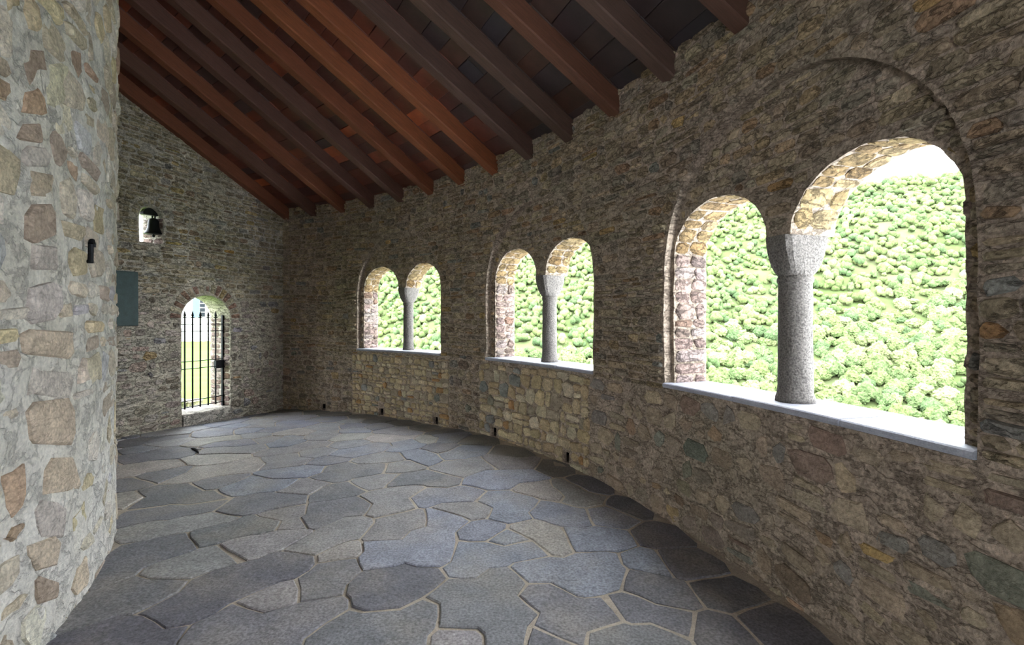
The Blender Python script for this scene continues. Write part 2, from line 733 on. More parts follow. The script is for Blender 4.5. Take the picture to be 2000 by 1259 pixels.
# ------------------------------------------------------------------ curved window wall
wall = MB()
outer = densify([(U0, -0.35), (U1, -0.35), (U1, 3.72), (U0, 3.72)], 0.12)
far_side = lambda a, b: a > -0.9
wall.add(*sheet(outer, FRAMES + DRAINS, 0.07, f_out, coarse=far_side))
for i in range(5):
    fr, op = FRAMES[i], OPENS[i]
    wall.add(*strip([f_out(*p) for p in fr], [f_rec(*p) for p in fr], True))          # edge of the blind arch
    hole = op
    wall.add(*sheet(fr, [hole], 0.07, f_rec))
    rows = []
    for t in (0, 0.12, 0.24, T - REC):
        rows.append([S_out(u, z, -REC - t + (0.5 * d_out(u, z) if t == 0 else 0)) for u, z in op])
    for q in range(3):
        wall.add(*strip(rows[q], rows[q + 1]))
    a, b = op[0], op[-1]                                                              # parapet top under the slabs
    us = np.linspace(fr[0][0], FE[i][1], 14)
    wall.add(*strip([S_out(u, ZB, 0.0) for u in us], [S_out(u, ZB, -T) for u in us]))
LININGS = []
for d in DRAINS:                                                                      # drain holes, widened inside and lined dark for painted shade
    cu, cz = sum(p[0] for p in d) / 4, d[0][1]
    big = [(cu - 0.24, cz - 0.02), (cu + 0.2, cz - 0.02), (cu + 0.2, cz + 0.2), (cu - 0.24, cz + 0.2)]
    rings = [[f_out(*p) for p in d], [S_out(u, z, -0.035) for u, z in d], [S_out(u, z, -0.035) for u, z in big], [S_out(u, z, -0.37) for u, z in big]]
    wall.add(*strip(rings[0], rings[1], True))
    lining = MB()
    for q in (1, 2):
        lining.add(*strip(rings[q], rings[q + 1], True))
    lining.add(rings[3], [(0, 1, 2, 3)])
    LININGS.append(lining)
outer_o = densify([(U0 - 0.5, -3.0), (U1, -3.0), (U1, 3.60), (U0 - 0.5, 3.60)], 0.3)
wall.add(*sheet(outer_o, OPENS, 0.25, lambda u, z: S_out(u, z, -T)))
us = np.linspace(U0, U1, 60)
wall.add(*strip([S_out(u, 3.72, 0) for u in us], [S_out(u, 3.60, -T) for u in us]))
wall_right = tag(wall.build('wall_right', M['mortar_out'], smooth=False), 'curved rubble stone wall pierced by paired arched windows', kind='structure')


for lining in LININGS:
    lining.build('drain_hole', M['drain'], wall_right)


def frame_segs(margin):
    """Free stretches of the window wall between two heights, outside the blind arches and drain holes."""
    def segs(b0, b1):
        blocked = []
        for i in range(5):
            l, r = FE[i]
            c, hw = (l + r) / 2, (r - l) / 2
            z = min(max(FR_SPRING, b0), b1) if b0 < FR_SPRING < b1 else (b0 if b0 >= FR_SPRING else b1)
            if b1 <= ZB - 0.005 or b0 >= FR_SPRING + hw * 0.98:
                continue
            zz = b0 if b0 > FR_SPRING else FR_SPRING
            k = math.sqrt(max(0, 1 - ((zz - FR_SPRING) / (hw * 0.98)) ** 2))
            blocked.append((c - hw * k - margin, c + hw * k + margin))
        for d in DRAINS:
            if b0 < d[2][1] + 0.02:
                blocked.append((d[0][0] - 0.02, d[1][0] + 0.02))
        blocked.sort()
        out, a = [], U0
        for l, r in blocked:
            if l > a:
                out.append((a, l))
            a = max(a, r)
        out.append((a, -0.85))
        return [s for s in out if s[1] - s[0] > 0.04 and s[0] < -0.85]
    return segs


rnd = random.Random(21)
PAL_UP = [((158, 142, 116), 4), ((146, 131, 108), 4), ((168, 153, 126), 3), ((152, 140, 120), 3), ((164, 144, 112), 1.5),
          ((138, 128, 112), 1.5), ((152, 126, 98), 0.8), ((134, 132, 122), 0.5), ((172, 146, 100), 0.2)]
PAL_LOW = [((160, 145, 122), 4), ((148, 133, 112), 3), ((168, 152, 126), 2.5), ((138, 126, 110), 2), ((132, 126, 116), 0.9),
           ((152, 130, 104), 0.9), ((126, 126, 110), 0.8), ((170, 148, 110), 0.4), ((136, 118, 102), 0.8)]
PAL_PALE = [((184, 168, 134), 4), ((172, 154, 120), 3), ((190, 178, 150), 2), ((160, 148, 126), 2), ((168, 134, 92), 0.5), ((140, 140, 132), 0.6)]
mas = Masonry()
fs = frame_segs(0.012)
# thin flat courses from the sill up
for poly in coursed(U0, -0.85, ZB - 0.02, 3.71, (0.045, 0.10), (0.08, 0.30), 0.016, fs, rnd, wave=0.045, split=0.15, jit=0.22):
    cz = sum(p[1] for p in poly) / len(poly)
    if rnd.random() < 0.06:
        continue
    mas.put(poly, S_out, rnd.uniform(0.004, 0.030), vary(pick(PAL_UP, rnd), rnd, 0.11), rnd, rough=0.006)
# parapet: neat small stones under the first window, pale dry-jointed ones under the second, big rubble elsewhere
zones = [(U0, -9.9, 'rub'), (-9.9, -7.55, 'neat'), (-7.55, -6.85, 'rub'), (-6.85, -4.75, 'pale'), (-4.75, -0.85, 'big')]
for a0, a1, kind in zones:
    rows, widths, gap, pal, pr = {
        'rub': ((0.07, 0.15), (0.10, 0.28), 0.022, PAL_LOW, (0.004, 0.018)),
        'neat': ((0.055, 0.12), (0.07, 0.20), 0.014, PAL_PALE, (0.012, 0.024)),
        'pale': ((0.08, 0.17), (0.09, 0.24), 0.013, PAL_PALE, (0.014, 0.030)),
        'big': ((0.09, 0.19), (0.10, 0.30), 0.034, PAL_LOW, (0.002, 0.016))}[kind]
    sg = lambda b0, b1, a0=a0, a1=a1: [(max(s0, a0), min(s1, a1)) for s0, s1 in fs(b0, b1) if s0 < a1 and s1 > a0]
    for poly in coursed(a0, a1, -0.12, ZB - 0.025, rows, widths, gap, sg, rnd, wave=0.05, split=0.25, jit=0.24, freq=1.6):
        if kind == 'big' and rnd.random() < 0.12:
            continue
        mas.put(poly, S_out, rnd.uniform(*pr), vary(pick(pal, rnd), rnd, 0.10), rnd, mat_='stone_plain' if kind in ('neat', 'pale', 'big') else 'stone', rough=0.005, bevel=0.2)
# stones of the recessed field above the lights
for i in range(3):
    fr, op = FRAMES[i], OPENS[i]
    l, r = FE[i]
    fn = lambda u, z, h: S_out(u, z, h - REC)

    def rsegs(b0, b1, i=i, l=l, r=r):
        c, hw = (l + r) / 2, (r - l) / 2
        zz = max(b1, FR_SPRING)
        k = math.sqrt(max(0, 1 - ((zz - FR_SPRING) / (hw * 0.98)) ** 2)) if zz < FR_SPRING + hw * 0.97 else 0
        a, b = c - hw * k + 0.015, c + hw * k - 0.015
        if a >= b:
            return []
        blocked = []
        ll, lr, rl, rr = LE[i]
        for (p, q) in ((ll, lr), (rl, rr)):
            cc, hh = (p + q) / 2, (q - p) / 2
            z_ = max(b0, SPRING)
            if z_ < SPRING + RISE:
                kk = math.sqrt(max(0, 1 - ((z_ - SPRING) / RISE) ** 2))
                blocked.append((cc - hh * kk - 0.012, cc + hh * kk + 0.012))
        if b0 < SPRING:
            blocked = [(ll - 0.012, rr + 0.012)]
        out = []
        s = a
        for p, q in blocked:
            if p > s:
                out.append((s, min(p, b)))
            s = max(s, q)
        if s < b:
            out.append((s, b))
        return [x for x in out if x[1] - x[0] > 0.04]
    for poly in coursed(l, r, ZB, 3.0, (0.05, 0.09), (0.09, 0.24), 0.016, rsegs, rnd, wave=0.0, split=0.05, jit=0.15):
        mas.put(poly, fn, rnd.uniform(0.004, 0.016), vary(pick(PAL_UP, rnd), rnd, 0.11), rnd, rough=0.005)
for px, py, c in [(1365, 895, (84, 96, 78)), (1342, 917, (78, 92, 80)), (1325, 940, (92, 98, 78)), (1335, 988, (86, 58, 42)),
                  (1693, 1063, (172, 142, 76)), (1518, 365, (150, 112, 54)), (1948, 630, (156, 118, 74)), (935, 415, (120, 126, 122)),
                  (850, 770, (110, 116, 106)), (600, 722, (112, 114, 100)), (960, 785, (102, 108, 96)), (1050, 790, (196, 176, 130)),
                  (690, 745, (200, 178, 128)), (1560, 1120, (100, 92, 80)), (1210, 905, (110, 102, 90)), (1690, 690, (150, 110, 72))]:
    mas.recolour(px, py, c, rnd)
mas.finish(wall_right, 'stone')

# ------------------------------------------------------------------ windows: sill slabs, jamb stones; columns
PAL_JAMB = [((130, 113, 103), 4), ((121, 105, 94), 3), ((139, 126, 117), 3), ((116, 94, 78), 1)]
PAL_SOFF = [((136, 116, 80), 4), ((130, 110, 76), 3), ((142, 124, 90), 2), ((120, 98, 64), 1)]
COL_LABELS = ['slender stone column in the farthest paired window, near the gate corner',
              'stone column with cushion capital in the middle paired window',
              'granite column with wide cushion capital in the nearest large paired window']
for i in range(5):
    ll, lr, rl, rr = LE[i]
    w = empty('window_%d' % (i + 1), S_out(WC[i], ZB, 0))
    tag(w, kind='structure')
    # slabs
    l, r = FE[i]
    cuts = {0: [l, l + 0.8, r], 1: [l, l + 0.75, l + 1.4, r], 2: [l + 0.0, l + 0.72, l + 1.5, r]}.get(i, [l, l + 1.0, r])
    for q in range(len(cuts) - 1):
        a, b = cuts[q] + 0.004, cuts[q + 1] - 0.004
        mb = MB()
        n = 5
        col = vary((138, 140, 146), rnd, 0.05)
        dz = rnd.uniform(-0.003, 0.003)
        rows_ = []
        for (h, z) in ((0.012, ZB + 0.003), (0.020, ZB + 0.02), (0.017, ZS - 0.006 + dz), (0.008, ZS + dz), (-T - 0.01, ZS + dz), (-T - 0.02, ZB + 0.003)):
            rows_.append([S_out(a + (b - a) * k / (n - 1), z, h + (0.006 * n3(k * 1.7 + a, 3, z) if h > 0 else 0)) for k in range(n)])
        vs = [p for rw in rows_ for p in rw]
        f = []
        m = len(rows_)
        for s in range(m):
            for k in range(n - 1):
                f.append((s * n + k, s * n + k + 1, ((s + 1) % m) * n + k + 1, ((s + 1) % m) * n + k))
        f.append(tuple(s * n for s in range(m)))
        f.append(tuple(s * n + n - 1 for s in range(m))[::-1])
        mb.add(vs, f, col)
        local(mb, w).build('sill_slab', M['slab'], w)
    if i > 2:
        continue
    # stones of the reveals, laid round the opening
    op = OPENS[i]
    arc = [0.0]
    for k in range(1, len(op)):
        arc.append(arc[-1] + math.hypot(op[k][0] - op[k - 1][0], op[k][1] - op[k - 1][1]))
    ua = np.array([p[0] for p in op])
    za = np.array([p[1] for p in op])
    sa = np.array(arc)

    def S_rev(s, t, h, ua=ua, za=za, sa=sa):
        s = min(max(s, 0), sa[-1])
        u, z = float(np.interp(s, sa, ua)), float(np.interp(s, sa, za))
        s2, s1 = min(s + 0.03, sa[-1]), max(s - 0.03, 0)
        du = float(np.interp(s2, sa, ua) - np.interp(s1, sa, ua))
        dz = float(np.interp(s2, sa, za) - np.interp(s1, sa, za))
        L_ = math.hypot(du, dz) or 1
        return S_out(u - h * dz / L_, z + h * du / L_, -REC - t)
    s = 0.01
    while s < sa[-1] - 0.04:
        hh = rnd.uniform(0.07, 0.13)
        z = float(np.interp(s + hh / 2, sa, za))
        uu = float(np.interp(s + hh / 2, sa, ua))
        if lr - 0.01 < uu < rl + 0.01 and z < SPRING + 0.03:
            s += 0.05
            continue
        cut = [0.006, rnd.uniform(0.13, 0.22), T - REC - 0.004] if rnd.random() < 0.75 else [0.006, T - REC - 0.004]
        for q in range(len(cut) - 1):
            P = [(s, cut[q]), (s + hh, cut[q]), (s + hh, cut[q + 1]), (s, cut[q + 1])]
            poly = outline(P, 0.009, 0.2, rnd)
            soff = z > SPRING - 0.02
            vs, f = stone(poly, S_rev, rnd.uniform(0.004, 0.010) if soff else rnd.uniform(0.006, 0.02), rnd, rough=0.005)
            mb = MB().add(vs, f, vary(pick(PAL_SOFF if soff else PAL_JAMB, rnd), rnd, 0.1))
            local(mb, w).build('arch_stone' if soff else 'jamb_stone', M['stone'], w)
        s += hh
    # column
    uc = (lr + rl) / 2
    tc_ = REC + 0.13
    base = S_out(uc, ZS, -tc_)
    ph = -uc / R
    c = empty('stone_column', base)
    tag(c, COL_LABELS[i], 'column', 'columns dividing the paired windows')
    rs = [0.084, 0.088, 0.097][i]
    prof = [(rs * 1.16, 0.0), (rs * 1.13, 0.03), (rs * 1.02, 0.06)]
    hz = 1.86 - ZS
    for k in range(1, 10):
        t = k / 10
        prof.append((rs * (1.0 - 0.05 * t), 0.06 + (hz - 0.11) * t))
    prof += [(rs * 0.95, hz - 0.045), (rs * 1.03, hz - 0.035), (rs * 1.05, hz - 0.018), (rs * 0.98, hz)]
    MB().add(*lathe((0, 0, 0), prof, 22, 0.05)).build('shaft', M['granite'], c, smooth=True)
    # cushion capital: narrow across the window, long through the wall
    vs, f = [], []
    levels = 9
    n = 28
    zt = SPRING - ZS
    er, et = Vector((math.cos(ph), math.sin(ph), 0)), Vector((-math.sin(ph), math.cos(ph), 0))
    for k in range(levels):
        t = k / (levels - 1)
        g = math.sin(t * math.pi / 2 * 0.98) ** 0.8
        da = rs * 0.95 + (0.165 - rs * 0.95) * g        # half depth through the wall
        wa = rs * 0.93 + (0.094 - rs * 0.93) * g
        ex = 2.0 + 5.0 * g
        for q in range(n):
            a = 2 * math.pi * q / n
            ca, sa_ = math.cos(a), math.sin(a)
            k_ = (abs(ca) ** ex + abs(sa_) ** ex) ** (-1 / ex)
            wob = 1 + 0.025 * n3(ca * 3, sa_ * 3, t * 4 + i)
            vs.append(er * (da * ca * k_ * wob + 0.01 * g) + et * (wa * sa_ * k_ * wob) + Vector((0, 0, hz - 0.002 + (zt - hz + 0.004) * t)))
    for k in range(levels - 1):
        for q in range(n):
            f.append((k * n + q, k * n + (q + 1) % n, (k + 1) * n + (q + 1) % n, (k + 1) * n + q))
    f += [tuple(range(n))[::-1], tuple(range((levels - 1) * n, levels * n))]
    MB().add(vs, f).build('capital', M['granite'], c)

# ------------------------------------------------------------------ end wall with gate and bell niche
TE = 0.46
DL, DR, DSPR, DRISE, DST = 7.55, 8.385, 1.60, 0.37, 0.14
NL, NR, NB, NSP, NRI = 6.945, 7.285, 2.68, 3.06, 0.145


def arch_outline(l, r, zb, sp, rise, n=14, step=0.06):
    c, hw = (l + r) / 2, (r - l) / 2
    pts = [(l, zb), (r, zb), (r, sp)]
    for k in range(1, n):
        t = math.pi * k / n
        pts.append((c + hw * math.cos(t), sp + rise * math.sin(t)))
    pts.append((l, sp))
    return [(a + 0.008 * n3(a * 11, b * 11, 2), b + (0.008 * n3(a * 11, b * 11, 6) if b > zb else 0)) for a, b in densify(pts, step)]


DOOR = arch_outline(DL, DR, -0.2, DSPR, DRISE)
NICHE = arch_outline(NL, NR, NB, NSP, NRI, 12, 0.04)


def d_end(r, z):
    return 0.012 * fbm(r * 1.9, z * 2.2, 8.3) + 0.006 * n3(r * 10, z * 12, 5)


f_end = lambda r, z: S_end(r, z, d_end(r, z))
ew = MB()
eo = densify([(5.2, -0.35), (R + 0.3, -0.35), (R + 0.3, 4.0), (5.2, 6.2)], 0.12)
ew.add(*sheet(eo, [DOOR, NICHE], 0.07, f_end))
for hole in (DOOR, NICHE):
    rows_ = [[f_end(*p) for p in hole]] + [[S_end(a, b, -t) for a, b in hole] for t in (0.15, 0.3, TE)]
    for q in range(3):
        ew.add(*strip(rows_[q], rows_[q + 1], True))
eo2 = densify([(5.2, -0.6), (R + T, -0.6), (R + T, 4.0), (5.2, 6.2)], 0.4)
ew.add(*sheet(eo2, [DOOR, NICHE], 0.3, lambda r, z: S_end(r, z, -TE)))
wall_back = tag(ew.build('wall_back', M['mortar_end']), 'end stone wall with an arched gateway and a small bell opening', kind='structure')

VOUS = [(DL, DR, DSPR, DRISE, 0.20, 17), (NL, NR, NSP, NRI, 0.11, 9)]
rnd = random.Random(33)
mas = Masonry()


def esegs(b0, b1):
    blocked = []
    for (l, r, zb, sp, ri, ring) in ((DL, DR, -0.3, DSPR, DRISE, 0.20), (NL, NR, NB, NSP, NRI, 0.11)):
        if b1 < zb:
            continue
        c, hw = (l + r) / 2, (r - l) / 2
        if b0 >= sp + ri + ring:
            continue
        if b1 > sp:
            zz = max(b0, sp)
            k = math.sqrt(max(0, 1 - ((zz - sp) / (ri + ring)) ** 2))
            blocked.append((c - (hw + ring) * k - 0.01, c + (hw + ring) * k + 0.01))
        else:
            blocked.append((l - 0.012, r + 0.012))
    blocked.sort()
    out, a = [], 5.9
    for l, r in blocked:
        if l > a:
            out.append((a, l))
        a = max(a, r)
    out.append((a, R + 0.02))
    top = R - (b0 - 3.75) / 0.41 if b0 > 3.75 else 99
    return [(s0, min(s1, top)) for s0, s1 in out if min(s1, top) - s0 > 0.04]


PAL_EUP = [((170, 159, 131), 4), ((158, 147, 120), 4), ((148, 138, 116), 3), ((174, 164, 138), 2), ((176, 156, 112), 0.5), ((146, 143, 132), 0.6), ((152, 134, 112), 0.6)]
PAL_ELO = [((176, 166, 152), 4), ((162, 152, 138), 3), ((154, 144, 127), 3), ((150, 147, 144), 1), ((164, 146, 133), 1.2), ((178, 156, 116), 0.2)]
for poly in coursed(5.9, R + 0.02, 1.95, 6.0, (0.045, 0.095), (0.09, 0.28), 0.016, esegs, rnd, wave=0.03, split=0.1, jit=0.16):
    if rnd.random() < 0.08:
        continue
    mas.put(poly, S_end, rnd.uniform(0.004, 0.02), vary(pick(PAL_EUP, rnd), rnd, 0.10), rnd, rough=0.006)
for poly in coursed(5.9, R + 0.02, -0.12, 1.94, (0.07, 0.15), (0.09, 0.28), 0.036, esegs, rnd, wave=0.04, split=0.2, jit=0.22):
    if rnd.random() < 0.12:
        continue
    mas.put(poly, S_end, rnd.uniform(0.001, 0.014), vary(pick(PAL_ELO, rnd), rnd, 0.13), rnd, rough=0.005)
for (l, r, sp, ri, ring, n) in VOUS:                       # thin stones set radially over the arches
    c, hw = (l + r) / 2, (r - l) / 2
    for k in range(n):
        t0, t1 = math.pi * (k + 0.08) / n, math.pi * (k + 0.92) / n
        kk = rnd.uniform(0.85, 1.05)
        P = [(c + (hw + o) * math.cos(t), sp + (ri + o) * math.sin(t)) for t, o in ((t0, 0.012), (t0, ring * kk), (t1, ring * kk), (t1, 0.012))]
        poly = outline(P, 0.008, 0.05, rnd, cut=(0.08, 0.18))
        red = k % 2 == 0 and l == DL
        mas.put(poly, S_end, rnd.uniform(0.006, 0.016), vary((150, 122, 104) if red else pick(PAL_EUP, rnd), rnd, 0.12), rnd, rough=0.003)
for (hole, l, r, zb, sp, tt) in ((DOOR, DL, DR, DST, DSPR, TE), (NICHE, NL, NR, NB, NSP, TE)):   # reveal stones, outer jamb
    z = zb
    while z < sp:
        hh = rnd.uniform(0.06, 0.12)
        cut = [0.01, rnd.uniform(0.15, 0.3), tt - 0.01]
        for q in range(2):
            P = [(z, cut[q]), (z + hh, cut[q]), (z + hh, cut[q + 1]), (z, cut[q + 1])]
            poly = outline(P, 0.014, 0.1, rnd)
            fn = lambda a, b, h, r=r: S_end(r - h + 0.004, a, -b)
            mas.put(poly, fn, rnd.uniform(0.006, 0.018), vary(pick(PAL_JAMB, rnd), rnd, 0.12), rnd)
        z += hh
for px, py, c in [(312, 572, (186, 120, 44)), (320, 585, (186, 140, 84)), (440, 495, (196, 150, 60)), (303, 684, (182, 152, 96)),
                  (300, 664, (120, 122, 130)), (457, 738, (188, 146, 88)), (338, 292, (190, 170, 98)), (295, 533, (158, 164, 170)),
                  (340, 475, (190, 170, 96)), (525, 525, (120, 122, 124)), (530, 670, (118, 120, 120))]:
    mas.recolour(px, py, c, rnd, 30)
mas.finish(wall_back, 'stone')

# ------------------------------------------------------------------ apse wall (convex, left)
def d_in(u, z):
    return 0.016 * fbm(u * 1.6, z * 1.8, 4.1) + 0.016 * n3(u * 6, z * 7, 5) + 0.008 * n3(u * 15, z * 15, 2)


iw = MB()
UI0, UI1 = -(PHE + 0.12) * RI, -PHB * RI + 0.1
io = densify([(UI0, -0.35), (UI1, -0.35), (UI1, 6.3), (UI0, 6.3)], 0.1)
iw.add(*sheet(io, [], 0.065, lambda u, z: S_in(u, z, d_in(u, z)), coarse=lambda a, b: a > -1.6))
wall_left = tag(iw.build('wall_left', M['mortar_in']), 'rounded pale stone apse wall with wide white mortar joints', kind='structure')
rnd = random.Random(5)
PAL_IN = [((194, 184, 164), 4), ((186, 174, 150), 3), ((202, 195, 180), 4), ((170, 157, 140), 1.6), ((192, 179, 145), 1.5), ((180, 178, 176), 1), ((174, 151, 128), 0.5)]
# upright stack of larger squared stones, measured in the photograph and laid on the apse
BRN, TAN, GRY, PAL_ = (164, 148, 130), (182, 168, 146), (182, 174, 163), (196, 190, 164)
QUOINS = [(66, 126, 40, 72, BRN), (60, 203, 46, 50, (172, 146, 122)), (56, 258, 46, 40, BRN), (72, 310, 52, 46, GRY), (80, 362, 50, 44, TAN), (78, 432, 56, 80, BRN),
          (84, 508, 50, 50, GRY), (80, 590, 66, 84, GRY), (92, 668, 96, 56, TAN), (98, 748, 84, 60, GRY), (98, 822, 90, 76, TAN), (118, 925, 72, 92, TAN),
          (96, 1012, 56, 64, GRY), (84, 1080, 56, 60, TAN), (88, 1150, 48, 58, BRN), (106, 165, 44, 90, PAL_)]
mas = Masonry()
for a, b, w, h, c in QUOINS:
    P = []
    for (i_, j_) in ((-0.5, 0.5), (0.5, 0.5), (0.5, -0.5), (-0.5, -0.5)):
        ph_, z_ = cyl_hit(a + i_ * w, b + j_ * h, RI, far=False)
        P.append((-ph_ * RI, z_))
    mas.put(outline(P, 0.006, 0.30, rnd, cut=(0.10, 0.42)), S_in, rnd.uniform(0.006, 0.020), vary(c, rnd, 0.06), rnd, mat_='stone_plain', rough=0.006, bevel=0.14)
ia0, ia1 = -(1.05) * RI, 1.2
for (z0, z1, skip, gap, pr) in ((-0.1, 1.2, 0.15, 0.05, (-0.004, 0.016)), (1.2, 6.1, 0.05, 0.034, (0.002, 0.024))):
    for poly in coursed(ia0, ia1, z0, z1, (0.09, 0.24), (0.12, 0.36), gap, lambda b0, b1: [(ia0, ia1)], rnd, wave=0.05, split=0.18, jit=0.26):
        if rnd.random() < skip:
            continue
        q = project(S_in(sum(p[0] for p in poly) / len(poly), sum(p[1] for p in poly) / len(poly), 0))
        if q and any(abs(q[0] - a) < w * 0.6 + 6 and abs(q[1] - b) < h * 0.6 + 4 for a, b, w, h, c in QUOINS):
            continue
        mas.put(poly, S_in, rnd.uniform(*pr), vary(pick(PAL_IN, rnd), rnd, 0.09), rnd, mat_='stone_plain', rough=0.007, bevel=0.18)
for px, py, c in [(210, 428, (178, 92, 66)), (153, 693, (110, 122, 104)), (15, 493, (150, 156, 160)), (155, 435, (190, 158, 104)),
                  (165, 210, (206, 202, 182)), (195, 215, (206, 202, 182)), (215, 145, (168, 150, 126))]:
    mas.recolour(px, py, c, rnd, 34)
mas.finish(wall_left, 'stone')

# other end, behind the camera: plain wall with an open doorway
FC, FS = math.cos(PHB), math.sin(PHB)
S_b = lambda r, z, h: Vector((CX + r * FC - h * FS, CY + r * FS + h * FC, z))
bw = MB()
BD = arch_outline(6.6, 8.6, -0.2, 1.9, 0.8)
bo = densify([(5.2, -0.35), (R + 0.3, -0.35), (R + 0.3, 4.0), (5.2, 6.4)], 0.3)
bw.add(*sheet(bo, [BD], 0.3, lambda r, z: S_b(r, z, 0)))
bw.add(*sheet(bo, [BD], 0.3, lambda r, z: S_b(r, z, -TE)))
bw.add(*strip([S_b(a, b, 0) for a, b in BD], [S_b(a, b, -TE) for a, b in BD], True))
tag(bw.build('wall_front', M['mortar_end']), kind='structure')

# ------------------------------------------------------------------ floor: grout bed and flagstones
fl = MB()
na, nr = 150, 34
for i in range(na + 1):
    ph = PHE + 0.09 - (PHE + 0.09 - PHB + 0.06) * i / na
    for j in range(nr + 1):
        r = RI - 0.15 + (R + 0.3 - RI + 0.15) * j / nr
        p = pol(r, ph, 0)
        fl.v.append((p.x, p.y, floor_z(p.x, p.y) - 0.004 + 0.0025 * fbm(p.x * 2.2, p.y * 2.2, 0)))
        fl.c.append((1, 1, 1))
for i in range(na):
    for j in range(nr):
        a = i * (nr + 1) + j
        fl.f.append((a, a + 1, a + nr + 2, a + nr + 1))
floor = tag(fl.build('floor', M['grout'], smooth=True), 'ambulatory floor paved with irregular grey flagstones', kind='structure')

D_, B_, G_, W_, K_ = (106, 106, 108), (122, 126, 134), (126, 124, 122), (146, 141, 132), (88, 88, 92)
FLAGS = [  # seed pixels of each flagstone that the photograph shows near by, with its colour
    ([(190, 1120), (265, 1084), (334, 1066)], D_), ([(175, 1192), (235, 1168), (295, 1159)], D_), ([(364, 1105), (415, 1087)], G_),
    ([(355, 1180), (415, 1144), (490, 1132), (565, 1105), (340, 1204)], K_), ([(415, 1045), (475, 1033), (520, 1027)], D_),
    ([(475, 1066), (550, 1048)], G_), ([(625, 1063), (670, 1039)], G_), ([(190, 1249), (265, 1237), (310, 1255)], K_),
    ([(385, 1246), (460, 1222), (550, 1210), (505, 1252), (610, 1195)], D_), ([(544, 1168)], G_), ([(645, 1126), (618, 1150), (666, 1105)], D_),
    ([(669, 1081)], W_), ([(795, 1024), (760, 1045)], G_), ([(750, 1069), (825, 1054), (855, 1090), (735, 1090), (870, 1018)], B_),
    ([(729, 1135), (786, 1135), (840, 1129), (750, 1168)], K_), ([(912, 1090), (960, 1081), (1020, 1072), (897, 1111)], B_),
    ([(948, 1036)], B_), ([(1035, 1039), (1080, 1057)], W_), ([(1140, 1054), (1180, 1050)], B_),
    ([(1050, 1111), (1125, 1126), (1190, 1116), (1170, 1100)], B_),
    ([(885, 1144), (930, 1168), (975, 1210), (906, 1204), (1005, 1192), (975, 1135), (990, 1240)], D_),
    ([(1065, 1162), (1110, 1192), (1164, 1198), (1095, 1222)], D_), ([(675, 1225), (735, 1216), (810, 1210), (780, 1249)], D_),
    ([(900, 1243)], G_), ([(1068, 1249)], D_), ([(999, 1052)], B_), ([(927, 1003), (900, 1000)], G_),
    ([(765, 991), (744, 976), (786, 967)], G_), ([(675, 962), (640, 965)], D_), ([(630, 1000), (684, 992), (612, 1015)], D_),
    ([(840, 976), (900, 976)], B_), ([(810, 943), (864, 946), (786, 946)], D_), ([(744, 943), (726, 949)], G_),
    ([(660, 919), (705, 922), (735, 922), (645, 934)], D_), ([(975, 949), (1020, 940), (945, 946)], B_), ([(975, 985), (1020, 988), (990, 1006)], B_),
    ([(1050, 964), (1074, 970)], W_), ([(1095, 1003), (1131, 1009), (1068, 997)], B_), ([(900, 931), (930, 916), (885, 916)], G_),
    ([(789, 919), (770, 920)], G_), ([(840, 907), (816, 895)], B_), ([(705, 883), (735, 877), (680, 888)], B_), ([(729, 904), (755, 902)], G_),
    ([(885, 901), (915, 892)], B_), ([(852, 885)], D_), ([(975, 910), (1020, 919)], G_), ([(1170, 1008), (1195, 1010)], B_), ([(1110, 964), (1134, 979)], G_),
    ([(262, 892), (312, 882), (350, 885)], D_), ([(250, 920), (312, 910)], W_), ([(307, 930), (330, 925)], D_), ([(250, 945)], D_),
    ([(312, 962), (362, 957), (400, 970), (295, 975)], D_), ([(250, 977)], W_), ([(275, 1010), (337, 1002), (395, 992)], D_),
    ([(350, 1022), (400, 1015), (287, 1032)], G_), ([(462, 990), (512, 980), (562, 975)], D_), ([(500, 947), (537, 947), (462, 955)], B_),
    ([(400, 920), (437, 915), (475, 907), (375, 928)], W_), ([(600, 950), (590, 960)], G_), ([(562, 927), (600, 922)], B_), ([(412, 945)], D_),
    ([(562, 1007), (570, 1025)], G_), ([(250, 865), (312, 855)], D_), ([(425, 880), (475, 877)], G_), ([(437, 857), (400, 862)], W_), ([(525, 857)], G_),
    ([(550, 882), (600, 870)], G_), ([(1155, 954)], K_), ([(1230, 993)], K_), ([(1290, 1044)], K_), ([(1335, 1095)], K_), ([(1410, 1155)], K_), ([(1500, 1215)], K_),  # K_ slabs beside the window wall carry its shade in their colour
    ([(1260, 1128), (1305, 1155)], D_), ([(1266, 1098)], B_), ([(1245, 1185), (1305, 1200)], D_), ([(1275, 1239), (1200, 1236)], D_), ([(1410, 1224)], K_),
]
rnd = random.Random(17)
seeds, owner, cols = [], [], []
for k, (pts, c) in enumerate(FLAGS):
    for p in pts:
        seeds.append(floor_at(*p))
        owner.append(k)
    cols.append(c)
near = list(seeds)
tries = 0


def in_room(x, y, m=0.0):
    dx, dy = x - CX, y - CY
    r = math.hypot(dx, dy)
    ph = math.atan2(dy, dx)
    return RI - m < r < R + m and PHB - m / 8 < ph < PHE + m / 8


